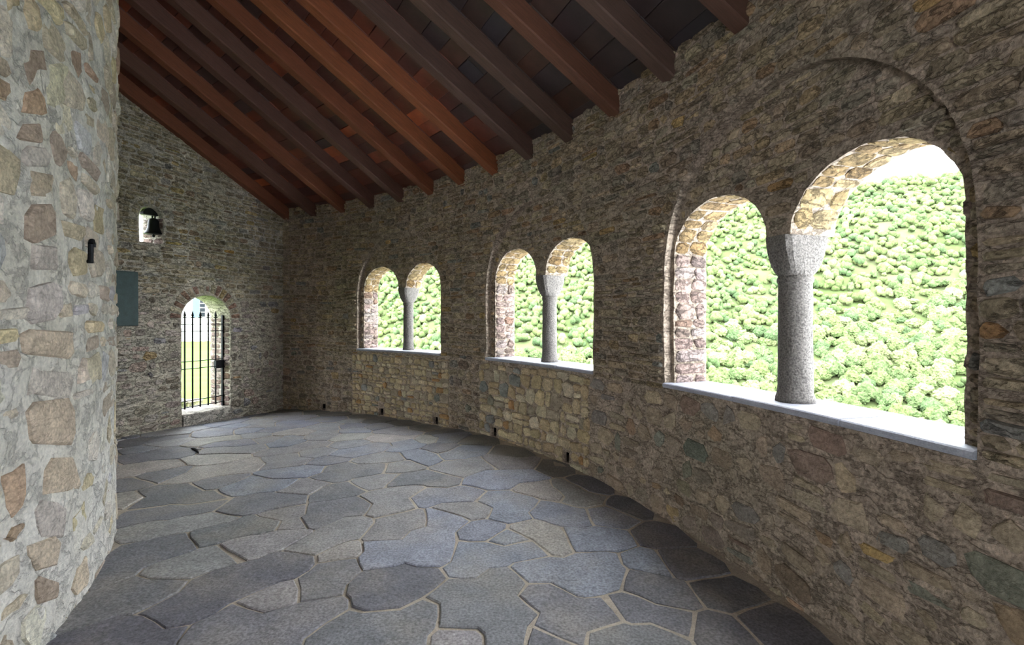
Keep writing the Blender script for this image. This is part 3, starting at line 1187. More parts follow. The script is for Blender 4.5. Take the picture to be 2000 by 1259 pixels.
# border slabs along the window wall, its shade put into their darker colour
u = -11.3
while u < 6:
    if not -4.9 < u < -1.4:
        p = pol(9.27 + rnd.uniform(-0.05, 0.05), -u / R, 0)
        seeds.append((p.x, p.y))
        owner.append(len(cols))
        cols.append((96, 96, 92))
    u += rnd.uniform(0.45, 0.75)
while tries < 9000:
    tries += 1
    ph = rnd.uniform(PHB - 0.02, PHE + 0.02)
    r = rnd.uniform(RI + 0.05, R - 0.42)
    p = pol(r, ph, 0)
    d = min(math.hypot(p.x - s[0], p.y - s[1]) for s in seeds)
    lim = 0.33 if p.y > 5.2 else 0.42 if p.y > 1 else 0.6
    if d < lim:
        continue
    # most random stones are two seeds long
    k = len(cols)
    seeds.append((p.x, p.y))
    owner.append(k)
    if rnd.random() < 0.6:
        a = ph + math.pi / 2 + rnd.uniform(-0.7, 0.7)
        q = (p.x + 0.24 * math.cos(a), p.y + 0.24 * math.sin(a))
        if min(math.hypot(q[0] - s[0], q[1] - s[1]) for s in seeds) > 0.22:
            seeds.append(q)
            owner.append(k)
    cols.append(pick([((120, 124, 132), 3), ((132, 132, 132), 3), ((110, 112, 118), 2), ((150, 146, 138), 1.2)], rnd))
ndum = len(seeds)
for ph in np.arange(PHB - 0.06, PHE + 0.1, 0.03):                       # guards outside the room
    for r in (RI - 0.22, R + 0.2):
        p = pol(r, ph, 0)
        seeds.append((p.x, p.y))
        owner.append(-1)
for r in np.arange(RI - 0.2, R + 0.3, 0.25):
    for ph in (PHE + 0.025, PHB - 0.025):
        p = pol(r, ph, 0)
        seeds.append((p.x, p.y))
        owner.append(-1)
SA = np.array(seeds)


def clip(poly, tags, mx, my, nx, ny, tagv):
    """Keep the side where (p - m).n <= 0; every polygon edge carries the seed behind it."""
    out, ot = [], []
    n = len(poly)
    for i in range(n):
        p, q = poly[i], poly[(i + 1) % n]
        dp = (p[0] - mx) * nx + (p[1] - my) * ny
        dq = (q[0] - mx) * nx + (q[1] - my) * ny
        if dp <= 0:
            out.append(p)
            if dq <= 0:
                ot.append(tags[i])
            else:
                t = dp / (dp - dq)
                ot.append(tags[i])
                out.append((p[0] + (q[0] - p[0]) * t, p[1] + (q[1] - p[1]) * t))
                ot.append(tagv)
        elif dq <= 0:
            t = dp / (dp - dq)
            out.append((p[0] + (q[0] - p[0]) * t, p[1] + (q[1] - p[1]) * t))
            ot.append(tags[i])
    return out, ot


cells = []
for i in range(ndum):
    x, y = seeds[i]
    d = np.hypot(SA[:, 0] - x, SA[:, 1] - y)
    order = np.argsort(d)[1:40]
    poly = [(x - 1.2, y - 1.2), (x + 1.2, y - 1.2), (x + 1.2, y + 1.2), (x - 1.2, y + 1.2)]
    tags = [-9] * 4
    for j in order:
        sx, sy = seeds[j]
        poly, tags = clip(poly, tags, (x + sx) / 2, (y + sy) / 2, sx - x, sy - y, int(j))
        if not poly:
            break
    cells.append((poly, tags))
groups = {}
for i in range(ndum):
    groups.setdefault(owner[i], []).append(i)


def key(p):
    return (round(p[0], 4), round(p[1], 4))


def loops_of(members):
    nxt = {}
    ms = set(members)
    for i in members:
        poly, tags = cells[i]
        n = len(poly)
        for k in range(n):
            if tags[k] in ms:
                continue
            a, b = key(poly[k]), key(poly[(k + 1) % n])
            if a != b:
                nxt[a] = b
    loops = []
    while nxt:
        s = next(iter(nxt))
        lp = [s]
        cur = nxt.pop(s)
        while cur != s and cur in nxt:
            lp.append(cur)
            cur = nxt.pop(cur)
        if cur == s and len(lp) > 2:
            loops.append(lp)
    return loops


def shrink(lp, g):
    n = len(lp)
    out = []
    for i in range(n):
        p, q, r_ = lp[i - 1], lp[i], lp[(i + 1) % n]
        e1 = (q[0] - p[0], q[1] - p[1])
        e2 = (r_[0] - q[0], r_[1] - q[1])
        l1, l2 = math.hypot(*e1) or 1e-6, math.hypot(*e2) or 1e-6
        n1, n2 = (-e1[1] / l1, e1[0] / l1), (-e2[1] / l2, e2[0] / l2)
        bx, by = n1[0] + n2[0], n1[1] + n2[1]
        bl = math.hypot(bx, by) or 1e-6
        k = min(1.8, 2 / max(bl, 0.5) ** 1) / 1.0
        out.append((q[0] + bx / bl * g * min(k, 1.5), q[1] + by / bl * g * min(k, 1.5)))
    return out


def area2(lp):
    return sum(lp[i - 1][0] * lp[i][1] - lp[i][0] * lp[i - 1][1] for i in range(len(lp))) / 2


flags = []
for k, mem in groups.items():
    for lp in loops_of(mem):
        if area2(lp) < 0:
            lp = lp[::-1]
        if area2(lp) < 0.012:
            continue
        # drop tiny edges, then break the long ones with a slight waver
        q = [lp[0]]
        for p in lp[1:]:
            if math.hypot(p[0] - q[-1][0], p[1] - q[-1][1]) > 0.035:
                q.append(p)
        if len(q) < 3:
            continue
        g = rnd.uniform(0.003, 0.011)
        q = shrink(q, g)
        dn = densify(q, 0.16)
        dn = [(x + 0.022 * n3(x * 5, y * 5, 2.2), y + 0.022 * n3(x * 5, y * 5, 7.7)) for x, y in dn]
        # round the corners once
        rn = []
        for i in range(len(dn)):
            a, b, c = dn[i - 1], dn[i], dn[(i + 1) % len(dn)]
            rn.append((b[0] * 0.9 + (a[0] + c[0]) * 0.05, b[1] * 0.9 + (a[1] + c[1]) * 0.05))
        cx_, cy_ = sum(p[0] for p in rn) / len(rn), sum(p[1] for p in rn) / len(rn)
        dz = rnd.uniform(-0.003, 0.005)
        tx, ty = rnd.uniform(-0.006, 0.006), rnd.uniform(-0.006, 0.006)

        def zz(x, y, h):
            return floor_z(x, y) + h + tx * (x - cx_) + ty * (y - cy_)
        inn = shrink(rn, 0.007)
        n = len(rn)
        vs = [(x, y, zz(x, y, -0.035)) for x, y in rn] + [(x, y, zz(x, y, dz - 0.003)) for x, y in rn] + \
             [(x, y, zz(x, y, dz + 0.003 + rnd.uniform(-0.0008, 0.0008))) for x, y in inn]
        f = []
        for s in range(2):
            for i in range(n):
                f.append((s * n + i, s * n + (i + 1) % n, (s + 1) * n + (i + 1) % n, (s + 1) * n + i))
        f.append(tuple(range(2 * n, 3 * n)))
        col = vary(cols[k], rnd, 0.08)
        pr = project((cx_, cy_, 0))
        sz = area2(rn) / max(cy_, 0.5) ** 2 if pr and -100 < pr[0] < 2100 and pr[1] < 1400 else 0
        flags.append((sz, vs, f, col))
flags.sort(key=lambda t: -t[0])
rest = MB()
for q, (sz, vs, f, col) in enumerate(flags):
    if q < 300 and sz > 0:
        MB().add(vs, f, col).build('flagstone', M['flag'], floor)
    else:
        rest.add(vs, f, col)
if rest.v:
    tag(rest.build('flagstones_out_of_view', M['flag'], floor), kind='stuff')

# ------------------------------------------------------------------ roof: deck, rafters, boards
MI = [0.417, 0.44, 0.465, 0.49, 0.505, 0.515, 0.525, 0.535, 0.545, 0.555, 0.575, 0.59, 0.60, 0.60]
NRAF = 25


def slope(i):
    if i <= 0:
        return MI[0]
    j = min(i, len(MI) - 1.001)
    k = int(j)
    return MI[k] + (MI[k + 1] - MI[k]) * (j - k)


def raf_ph(i):
    return 1.2109 - DPH * i - 0.0064 * max(0.0, 1 - abs(i))


def roof_z(r, i, h):
    return ZTOP + slope(i) * (R - r) + h


def S_roof(i, r, h):
    return pol(r, raf_ph(i), roof_z(r, i, h))


dk = MB()
ni, nj = (NRAF + 2) * 2, 10
rows_t, rows_b = [], []
for h, rw in ((0.222, rows_b), (0.31, rows_t)):
    for a in range(ni + 1):
        i = -1.6 + (NRAF + 1.2) * a / ni
        rw.append([S_roof(i, R + 0.7 - (R + 0.7 - RI + 0.25) * j / nj, h) for j in range(nj + 1)])
for rw in (rows_b, rows_t):
    for a in range(ni):
        dk.add(*strip(rw[a], rw[a + 1]))
for e in (0, ni):
    dk.add(*strip(rows_b[e], rows_t[e]))
for j in (0, nj):
    dk.add(*strip([rw[j] for rw in rows_b], [rw[j] for rw in rows_t]))
ceiling = tag(dk.build('ceiling', M['deck']), 'sloping timber roof of dark rafters and boards', kind='structure')

rnd = random.Random(77)
RW, RH = 0.135, 0.215
for i in range(NRAF):
    mb = MB()
    ph = raf_ph(i)
    er, et = Vector((math.cos(ph), math.sin(ph), 0)), Vector((-math.sin(ph), math.cos(ph), 0))
    base = pol(R, ph, ZTOP)
    sl = slope(i)
    ax = (Vector((-er.x, -er.y, sl))).normalized()          # up the slope
    upv = et.cross(ax)
    if upv.z < 0:
        upv = -upv
    L_ = (R + 0.30 - RI) * math.sqrt(1 + sl * sl)
    n = 9
    wob = rnd.uniform(0, 99)
    w_ = RW * rnd.uniform(0.93, 1.06)
    ringpts = []
    b = 0.010
    sec = [(b, 0), (w_ - b, 0), (w_, b), (w_, RH), (0, RH), (0, b)]
    # object axes: local x runs up the slope so the grain follows the timber
    vs, f = [], []
    for k in range(n + 1):
        t = -0.24 + L_ * k / n
        for q, (a, h) in enumerate(sec):
            ja = 0.006 * n3(k * 0.9 + wob, q, 1)
            jh = 0.005 * n3(k * 0.8 + wob, q, 5)
            vs.append((t, a + ja, h + jh))
    m = len(sec)
    for k in range(n):
        for q in range(m):
            f.append((k * m + q, k * m + (q + 1) % m, (k + 1) * m + (q + 1) % m, (k + 1) * m + q))
    f += [tuple(range(m))[::-1], tuple(range(n * m, (n + 1) * m))]
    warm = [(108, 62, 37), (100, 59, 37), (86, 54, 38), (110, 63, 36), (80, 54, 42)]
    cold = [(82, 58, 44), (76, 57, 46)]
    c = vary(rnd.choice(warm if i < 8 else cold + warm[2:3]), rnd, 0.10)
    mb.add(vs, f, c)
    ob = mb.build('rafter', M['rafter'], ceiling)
    mt = Matrix(((ax.x, et.x, upv.x, base.x), (ax.y, et.y, upv.y, base.y), (ax.z, et.z, upv.z, base.z), (0, 0, 0, 1)))
    ob.matrix_world = mt
# boards between the rafters
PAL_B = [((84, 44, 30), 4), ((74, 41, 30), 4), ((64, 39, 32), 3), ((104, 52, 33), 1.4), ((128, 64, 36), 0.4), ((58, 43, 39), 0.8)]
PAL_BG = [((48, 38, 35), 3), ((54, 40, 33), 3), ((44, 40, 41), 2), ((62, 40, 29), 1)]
boards = []
for i in range(0, NRAF - 1):
    r = R + 0.12
    while r > RI - 0.1:
        w = rnd.uniform(0.12, 0.20) if i < 8 else rnd.uniform(0.17, 0.26)
        cuts = [i + (0.02 if i else -0.17), i + 1.02]
        if rnd.random() < 0.12:
            cuts = [i + (0.02 if i else -0.17), i + rnd.uniform(0.35, 0.7), i + 1.02]
        for q in range(len(cuts) - 1):
            i0, i1 = cuts[q] + 0.003, cuts[q + 1] - 0.003
            tl = rnd.uniform(0.0, 0.010)
            dz = rnd.uniform(-0.004, 0.004)

            def fb(a, b, c, r=r, w=w, tl=tl, dz=dz):
                t = (r - b) / w
                return S_roof(a, b, 0.196 + dz + tl * t + c)
            vs, f = rough_box(lambda a, b, c: fb(a, b, c), i0, i1, r - w + 0.004, r - 0.003, 0, 0.018, 0.0, 0.003, rnd)
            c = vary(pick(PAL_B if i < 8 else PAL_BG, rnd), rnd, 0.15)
            mid = Vector(fb((i0 + i1) / 2, r - w / 2, 0))
            pr = project(mid)
            vis = pr and -20 < pr[0] < 2020 and pr[1] > -20 and not (pr[0] < 225)
            sz = w / mid.y ** 2 if vis else 0
            boards.append((sz, vs, f, c))
        r -= w
boards.sort(key=lambda t: -t[0])
rest = MB()
for q, (sz, vs, f, c) in enumerate(boards):
    if q < 300 and sz > 0:
        MB().add(vs, f, c).build('roof_board', M['board'], ceiling)
    else:
        rest.add(vs, f, c)
tag(rest.build('roof_boards_farther_off', M['board'], ceiling), kind='stuff')

# ------------------------------------------------------------------ gate, doorstep, bell, plaque, hook, twig
rnd = random.Random(9)
GD = 0.16
step = MB()
sv, sf = [], []
for rr in np.linspace(DL + 0.004, DR - 0.004, 7):
    for (h, z) in ((0.035, -0.12), (0.04, DST - 0.02), (0.02, DST), (-0.2, DST + 0.004), (-TE - 0.05, DST + 0.01), (-TE - 0.05, -0.12)):
        sv.append(S_end(rr, z + 0.006 * n3(rr * 5, h * 9, 3), h + (0.006 * n3(rr * 6, z, 8) if h > 0 else 0)))
for a in range(6):
    for b in range(6):
        sf.append((a * 6 + b, a * 6 + (b + 1) % 6, (a + 1) * 6 + (b + 1) % 6, (a + 1) * 6 + b))
sf += [tuple(range(6)), tuple(range(36, 42))[::-1]]
step.add(sv, sf, vary((178, 172, 158), rnd, 0.02))
tag(step.build('doorstep', M['stone']), 'worn pale stone doorstep under the iron gate', 'step')

gate = empty('iron_gate', S_end((DL + DR) / 2, DST + 0.01, -GD))
tag(gate, 'black wrought iron bar gate with spear tips in the arched gateway', 'gate')
bar_r = [end_hit(x, 700)[0] + 0.62 * GD for x in (363, 378.5, 394, 409.7, 424.3)]
gz0, gz1 = 0.19, 1.60
for q, rr in enumerate(bar_r):
    mb = MB()
    mb.add(*tube(S_end(rr, gz0, -GD), S_end(rr, gz1, -GD), 0.0125, 0.0125, 8))
    local(mb, gate).build('bar', M['iron'], gate, smooth=False)
    mb = MB()
    p = S_end(rr, gz1, -GD)
    mb.add(*lathe(p, [(0.008, 0.0), (0.02, 0.012), (0.012, 0.03), (0.021, 0.05), (0.013, 0.085), (0.002, 0.13)], 8))
    for s in (-1, 1):                                        # curled leaves of the spear
        a0 = S_end(rr, gz1 + 0.005, -GD)
        a1 = S_end(rr + s * 0.030, gz1 + 0.028, -GD)
        a2 = S_end(rr + s * 0.034, gz1 + 0.012, -GD)
        mb.add(*tube(a0, a1, 0.006, 0.005, 6))
        mb.add(*tube(a1, a2, 0.005, 0.004, 6))
    local(mb, gate).build('spear_tip', M['iron'], gate)
for rr, nm in ((end_hit(438.6, 700)[0] + 0.62 * GD, 'post'),):
    mb = MB()
    mb.add(*rough_box(lambda a, b, c: S_end(a, b, c), rr - 0.02, rr + 0.02, DST + 0.005, 1.66, -GD - 0.018, -GD + 0.018, 0.0, 0.003, rnd))
    local(mb, gate).build(nm, M['iron'], gate)
    rp = rr
for z in (0.215, 0.315, 0.815, 0.93, 1.40, 1.51):
    mb = MB()
    mb.add(*rough_box(lambda a, b, c: S_end(a, b, c), DL + 0.015, rp, z - 0.006, z + 0.006, -GD - 0.016, -GD + 0.016, 0.0, 0.002, rnd))
    local(mb, gate).build('crossbar', M['iron'], gate)
zl = end_hit(433, 712)[1]
mb = MB().add(*rough_box(lambda a, b, c: S_end(a, b, c), bar_r[-1] - 0.012, rp + 0.03, zl - 0.066, zl + 0.066, -GD - 0.03, -GD + 0.03, 0.0, 0.005, rnd))
lock = local(mb, gate).build('lock_box', M['iron'], gate)
mb = MB().add(*tube(S_end(bar_r[-1] + 0.03, zl - 0.025, -GD + 0.028), S_end(bar_r[-1] + 0.03, zl - 0.025, -GD + 0.05), 0.014, 0.010, 10))
local(mb, gate).build('keyhole_boss', M['iron'], lock)

# bell hung in the little opening
br, bz = end_hit(301, 440)
BDp = 0.14
br += 0.62 * BDp
bc = S_end(br, 0, -BDp)
bell = empty('bell', (bc.x, bc.y, 2.83))
tag(bell, 'small dark bronze bell hanging from a beam in the wall opening', 'bell')
prof = [(0.118, 0.0), (0.116, 0.012), (0.098, 0.04), (0.080, 0.085), (0.072, 0.14), (0.068, 0.185), (0.055, 0.215), (0.030, 0.232), (0.012, 0.236)]
MB().add(*lathe((0, 0, 0), prof, 20)).build('bell_body', M['bronze'], bell, smooth=True)
MB().add(*lathe((0, 0, -0.045), [(0.006, 0.0), (0.02, 0.012), (0.018, 0.03), (0.008, 0.045), (0.007, 0.06)], 10)).build('clapper', M['bronze'], bell)
hv = MB()
hv.add(*tube((-0.02, 0, 0.23), (-0.02, 0, 0.28), 0.010, 0.010, 8))
hv.add(*tube((0.02, 0, 0.23), (0.02, 0, 0.28), 0.010, 0.010, 8))
hv.build('hanger', M['iron'], bell)
yk = MB()
yv, yf = [], []
e = Vector((EC, ES, 0))
nrm = Vector((ES, -EC, 0))
for k in range(11):                                          # arched headstock, thick in the middle
    t = -1 + 2 * k / 10
    top = 0.30 + 0.075 * (1 - t * t) ** 0.5
    bot = 0.262 + 0.010 * (1 - abs(t))
    for (h, z) in ((-0.035, bot), (0.035, bot), (0.035, top), (-0.035, top)):
        yv.append(e * (t * 0.165) + nrm * h + Vector((0, 0, z)))
for k in range(10):
    for q in range(4):
        yf.append((k * 4 + q, k * 4 + (q + 1) % 4, (k + 1) * 4 + (q + 1) % 4, (k + 1) * 4 + q))
yf += [(0, 1, 2, 3), (43, 42, 41, 40)]
yk.add(yv, yf, (0.02, 0.02, 0.02))
yk.build('headstock', M['bronze'], bell)

# plaque
pl, pt = end_hit(219, 530)
pr_, pb = end_hit(266, 636)
mb = MB().add(*rough_box(lambda a, b, c: S_end(a, b, c), pr_ - 0.40, pr_, pb, pt + 0.02, 0.0, 0.045, 0.003, 0.006, rnd))
tag(mb.build('wall_plaque', M['plaque']), 'dark green slate plaque on the end wall left of the gate', 'plaque')

# small dark iron hook on the apse wall
ph, z = cyl_hit(178, 490, RI + 0.03, far=False)
hk = MB()
pts = [(0.012, -0.07), (0.004, -0.01), (0.006, 0.04), (-0.006, 0.062), (-0.03, 0.066), (-0.048, 0.05), (-0.05, 0.028)]
for k in range(len(pts) - 1):
    p0 = pol(RI + 0.03, ph + pts[k][0] / RI * -1.0, z + pts[k][1])
    p1 = pol(RI + 0.03, ph + pts[k + 1][0] / RI * -1.0, z + pts[k + 1][1])
    hk.add(*tube(p0, p1, 0.014 if k < 3 else 0.011, 0.013 if k < 3 else 0.010, 8))
hk.add(*tube(pol(RI - 0.01, ph, z - 0.06), pol(RI + 0.04, ph, z - 0.06), 0.012, 0.012, 8))
tag(hk.build('iron_hook', M['iron']), 'small dark hook fixed to the pale apse wall', 'hook')

# twig
x0, y0 = floor_at(373, 877)
x1, y1 = floor_at(388, 887)
zt = floor_z(x0, y0) + 0.012
tw = MB()
pp = [Vector((x0 + (x1 - x0) * t, y0 + (y1 - y0) * t + 0.03 * math.sin(t * 3), zt + 0.004 * math.sin(t * 7))) for t in np.linspace(0, 1, 6)]
rr = [0.003, 0.012, 0.016, 0.012, 0.007, 0.003]
for k in range(5):
    tw.add(*tube(pp[k], pp[k + 1], rr[k], rr[k + 1], 6))
tw.add(*tube(pp[2], pp[2] + Vector((0.05, 0.03, 0.0)), 0.005, 0.002, 5))
tag(tw.build('dry_twig', M['twig']), 'short dark dry twig lying on the flagstones near the gate', 'twig')

# ------------------------------------------------------------------ outside the gate
gn = Vector((-ES, EC, 0))                                    # outwards through the gate
gl = MB()
g0 = S_end(8.0, 0, -TE)
for a in range(15):
    for b in range(13):
        d = a * 2.6
        l = -14 + (14 + 0.6 + 0.95 * d) * b / 12
        p = g0 + gn * d + Vector((EC, ES, 0)) * l
        gl.v.append((p.x, p.y, -0.02 + 0.012 * d + 0.05 * fbm(p.x * 0.2, p.y * 0.2, 3) * min(1, d / 3)))
        gl.c.append((1, 1, 1))
for a in range(14):
    for b in range(12):
        k = a * 13 + b
        gl.f.append((k, k + 1, k + 14, k + 13))
tag(gl.build('lawn', M['grass'], smooth=True), 'sunlit green lawn beyond the gate', kind='structure')
rnd = random.Random(3)
for k in range(3):                                           # kerb stones at the edge of the lawn
    c = g0 + gn * 0.95 + Vector((EC, ES, 0)) * (0.10 + k * 0.33)
    e1, e2 = Vector((EC, ES, 0)), gn
    w, dd, h = rnd.uniform(0.13, 0.155), rnd.uniform(0.1, 0.15), rnd.uniform(0.10, 0.16)
    mb = MB().add(*rough_box(lambda a, b, cc: c + e1 * a + e2 * b + Vector((0, 0, cc)), -w, w, -dd, dd, -0.06, h, 0.02, 0.03, rnd), vary((176, 168, 150), rnd, 0.1))
    tag(mb.build('kerb_stone', M['stone']), ('leftmost', 'middle', 'rightmost')[k] + ' rough kerb stone behind the gate bars, edging the lawn', 'stone', 'kerb stones beyond the gate')
# white house
dirv = Vector(((400 - 1000) / FPX, 1, 0))
hp = dirv * 30
hs = empty('white_house', (hp.x, hp.y, 0.2))
tag(hs, 'white rendered house with a blue shuttered window beyond the gate', 'house')
fx = Vector((dirv.y, -dirv.x, 0)).normalized()
fy = dirv.normalized()
hb = lambda a, b, c: fx * a + fy * b + Vector((0, 0, c))
MB().add(*rough_box(hb, -14, 5, 0, 8, -0.5, 7.5, 0, 0.05)).build('wall', M['white'], hs)
rv = [hb(-14.6, -0.6, 7.4), hb(5.6, -0.6, 7.4), hb(5.6, 4, 9.8), hb(-14.6, 4, 9.8), hb(5.6, 8.6, 7.4), hb(-14.6, 8.6, 7.4),
      hb(-14.6, -0.6, 7.6), hb(5.6, -0.6, 7.6), hb(5.6, 4, 10.0), hb(-14.6, 4, 10.0), hb(5.6, 8.6, 7.6), hb(-14.6, 8.6, 7.6)]
MB().add(rv, [(0, 1, 2, 3), (3, 2, 4, 5), (6, 7, 8, 9), (9, 8, 10, 11), (0, 1, 7, 6), (5, 4, 10, 11), (0, 3, 9, 6), (3, 5, 11, 9), (1, 2, 8, 7), (2, 4, 10, 8)]).build('roof', M['tile'], hs)
wx = ((391 - 400) / FPX) * 30
wd = MB().add(*rough_box(hb, wx - 0.36, wx + 0.36, -0.06, 0.02, 1.45, 2.65, 0, 0.01)).build('window', M['white'], hs)
MB().add(*rough_box(hb, wx + 0.03, wx + 0.30, -0.075, -0.03, 1.52, 2.58, 0, 0.004)).build('pane', M['darkglass'], wd)
MB().add(*rough_box(hb, wx - 0.34, wx + 0.02, -0.10, -0.05, 1.47, 2.63, 0, 0.006)).build('shutter', M['shutter'], wd)
for z in (1.8, 2.07, 2.33):
    MB().add(*rough_box(hb, wx + 0.03, wx + 0.30, -0.085, -0.07, z - 0.015, z + 0.015, 0, 0.002)).build('muntin', M['white'], wd)

# ------------------------------------------------------------------ the valley side across from the windows
HA = math.radians(20)
HD = Vector((math.sin(HA), math.cos(HA), 0))
HL = Vector((math.cos(HA), -math.sin(HA), 0))


def hill_z(x, y):
    s = x * HD.x + y * HD.y
    l = x * HL.x + y * HL.y
    z = np.interp(s, [0, 14, 30, 120, 150, 386, 440, 600], [-3.2, -3.2, -8, -52, -48, 88, 96, 100])
    k = min(1, max(0, (s - 30) / 80))
    return float(z) + k * (9 * n3(x * 0.012, y * 0.012, 1.1) + 4 * n3(x * 0.035, y * 0.035, 4.1))


hm = MB()
ns, nl = 64, 60
for a in range(ns + 1):
    s = 9.5 + (600 - 9.5) * (a / ns) ** 1.3
    for b in range(nl + 1):
        half = 16 + s * 1.15
        l = -half + 2 * half * b / nl
        p = HD * s + HL * l
        hm.v.append((p.x, p.y, hill_z(p.x, p.y)))
        hm.c.append((1, 1, 1))
for a in range(ns):
    for b in range(nl):
        k = a * (nl + 1) + b
        hm.f.append((k, k + 1, k + nl + 2, k + nl + 1))
tag(hm.build('hillside', M['hill'], smooth=True), 'steep wooded valley side beyond the windows', kind='structure')

# trees: lumpy crowns of several boughs
ICO_V = [(0, 0, 1)] + [(0.894 * math.cos(t), 0.894 * math.sin(t), 0.447) for t in np.arange(5) * 2 * math.pi / 5] + \
        [(0.894 * math.cos(t), 0.894 * math.sin(t), -0.447) for t in np.arange(5) * 2 * math.pi / 5 + math.pi / 5] + [(0, 0, -1)]
ICO_F = [(0, 1 + k, 1 + (k + 1) % 5) for k in range(5)] + [(1 + k, 6 + k, 1 + (k + 1) % 5) for k in range(5)] + \
        [(1 + (k + 1) % 5, 6 + k, 6 + (k + 1) % 5) for k in range(5)] + [(11, 6 + (k + 1) % 5, 6 + k) for k in range(5)]


def ico(sub):
    V = [Vector(v).normalized() for v in ICO_V]
    F = list(ICO_F)
    for _ in range(sub):
        mid, nf = {}, []

        def mp(a, b):
            k_ = (min(a, b), max(a, b))
            if k_ not in mid:
                mid[k_] = len(V)
                V.append(((V[a] + V[b]) / 2).normalized())
            return mid[k_]
        for a, b, c in F:
            x, y, z = mp(a, b), mp(b, c), mp(c, a)
            nf += [(a, x, z), (b, y, x), (c, z, y), (x, y, z)]
        F = nf
    return V, F


def crown(rnd, blobs, sub):
    V, F = ico(sub)
    mb = MB()
    for q in range(blobs):
        a = 2 * math.pi * q / max(1, blobs - 1) + rnd.uniform(-0.4, 0.4)
        rr = 0 if q == 0 else rnd.uniform(0.42, 0.66)
        c = Vector((rr * math.cos(a), rr * math.sin(a), rnd.uniform(0.75, 1.0) if q == 0 else rnd.uniform(0.35, 0.8)))
        s = rnd.uniform(0.48, 0.62) if q == 0 else rnd.uniform(0.34, 0.52)
        sd = rnd.uniform(0, 50)
        mb.add([c + v * s * (1 + 0.30 * n3(v.x * 2.6 + sd, v.y * 2.6, v.z * 2.6) + 0.34 * n3(v.x * 6.5, v.y * 6.5 + sd, v.z * 6.5)) for v in V], F, (1, 1, 1))
    return mb


rnd = random.Random(101)
variants = [crown(rnd, 8, 2) for _ in range(6)]
small = [crown(rnd, 3, 1) for _ in range(4)]
PAL_T = [((98, 114, 68), 4), ((90, 108, 66), 3), ((108, 122, 74), 3), ((82, 102, 64), 1.5), ((118, 128, 84), 1)]
LIGHTS = ((1395, 1520, 370, 775), (1585, 1885, 280, 830), (985, 1060, 500, 700), (1095, 1160, 470, 720), (740, 785, 540, 690), (810, 855, 530, 690))
LIGHT_NAMES = ('the narrow left arch of the nearest window', 'the wide right arch of the nearest window',
               'the left arch of the middle window', 'the right arch of the middle window',
               'the left arch of the farthest window', 'the right arch of the farthest window')
trees = []
s = 135.0
while s < 420:
    l = -s * 0.85 - 20
    while l < s * 0.75 + 20:
        p = HD * (s + rnd.uniform(-2.4, 2.4)) + HL * (l + rnd.uniform(-2.4, 2.4))
        l += 3.9 + s * 0.004
        if p.y < 30 or n3(p.x * 0.03, p.y * 0.03, 9.1) > 0.62:
            continue
        k = p.x / p.y
        if not -0.42 < k < 1.06:
            continue
        z = hill_z(p.x, p.y)
        pr = project((p.x, p.y, z + 3))
        seen = next((q for q, (a, b, c, d) in enumerate(LIGHTS) if a < pr[0] < b and c < pr[1] < d), -1)
        trees.append((1.0 / p.y if seen >= 0 else 0.0, seen, p, z, rnd.uniform(2.1, 3.9)))
    s += 3.1 + s * 0.004
trees.sort(key=lambda t: -t[0])
tmesh = []
for k, v in enumerate(variants):
    for c in range(3):
        w = MB()
        col = vary(pick(PAL_T, rnd), rnd, 0.1)
        w.v, w.f, w.c = v.v, v.f, [col] * len(v.v)
        me = w.mesh('tree')
        me.materials.append(M['leaf'])
        tmesh.append(me)
stuff = MB()
forest_v, forest_f, forest_c, off = [], [], [], 0
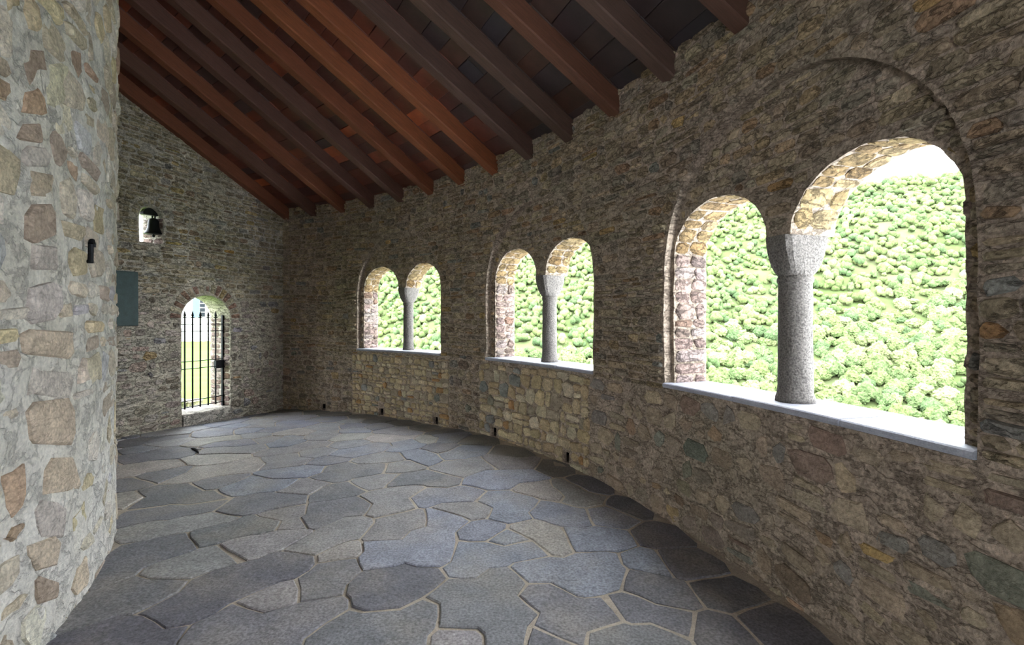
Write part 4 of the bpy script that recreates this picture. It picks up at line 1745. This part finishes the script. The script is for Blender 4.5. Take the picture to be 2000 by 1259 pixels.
for q, (vis, seen, p, z, rad) in enumerate(trees):
    a = rnd.uniform(0, 6.28)
    hgt = rnd.uniform(0.85, 1.25)
    if q < 300 and vis > 0:
        o = bpy.data.objects.new('tree', tmesh[rnd.randrange(len(tmesh))])
        COL.objects.link(o)
        o.location = (p.x, p.y, z - 0.5)
        o.rotation_euler = (0, 0, a)
        o.scale = (rad, rad, rad * hgt)
        py_ = project((p.x, p.y, z + 3))[1]
        where = LIGHT_NAMES[seen]
        if seen < 2:
            where = ('high in ', 'halfway up ', 'just above the sill in ')[0 if py_ < 520 else 1 if py_ < 660 else 2] + where
        else:
            where = 'in ' + where
        tag(o, 'green valley tree ' + where, 'tree', 'valley trees ' + where)
    else:
        m = small[rnd.randrange(len(small))]
        V = np.array(m.v)
        ca, sa = math.cos(a), math.sin(a)
        X = (V[:, 0] * ca - V[:, 1] * sa) * rad + p.x
        Y = (V[:, 0] * sa + V[:, 1] * ca) * rad + p.y
        Z = V[:, 2] * rad * hgt + z - 0.5
        forest_v.append(np.stack([X, Y, Z], 1))
        forest_f.append(np.array(m.f) + off)
        off += len(V)
        forest_c.append(np.tile(np.array(vary(pick(PAL_T, rnd), rnd, 0.14)), (len(V), 1)))
fv, ff, fc = np.concatenate(forest_v), np.concatenate(forest_f), np.concatenate(forest_c)
me = bpy.data.meshes.new('forest')
me.vertices.add(len(fv))
me.vertices.foreach_set('co', fv.astype(np.float32).ravel())
me.loops.add(ff.size)
me.loops.foreach_set('vertex_index', ff.astype(np.int32).ravel())
me.polygons.add(len(ff))
me.polygons.foreach_set('loop_start', np.arange(0, ff.size, 3, dtype=np.int32))
me.update(calc_edges=True)
at = me.color_attributes.new('col', 'FLOAT_COLOR', 'POINT')
at.data.foreach_set('color', np.concatenate([fc, np.ones((len(fc), 1))], 1).astype(np.float32).ravel())
me.materials.append(M['leaf'])
fo = bpy.data.objects.new('forest', me)
COL.objects.link(fo)
tag(fo, 'dense green forest covering the far valley side', 'forest', kind='stuff')
# thin scattering volume added to pale the hillside as overexposure would
hz = MB()
for s_, half, z0, z1 in ((24, 60, -60, 130), (640, 640, -60, 330)):
    for l in (-half, half):
        for z in (z0, z1):
            p = HD * s_ + HL * l
            hz.v.append((p.x, p.y, z))
            hz.c.append((1, 1, 1))
hz.f = list(BOXF)
hm_ = bpy.data.materials.new('added_washout_haze')
hm_.use_nodes = True
nt = hm_.node_tree
nt.nodes.remove(nt.nodes['Principled BSDF'])
vs_ = nt.nodes.new('ShaderNodeVolumeScatter')
vs_.inputs['Color'].default_value = (0.95, 0.98, 1.0, 1)
vs_.inputs['Density'].default_value = 0.0044
nt.links.new(vs_.outputs['Volume'], nt.nodes['Material Output'].inputs['Volume'])
tag(hz.build('added_washout_haze', hm_), 'thin pale haze added to wash out the valley', 'haze', kind='stuff')
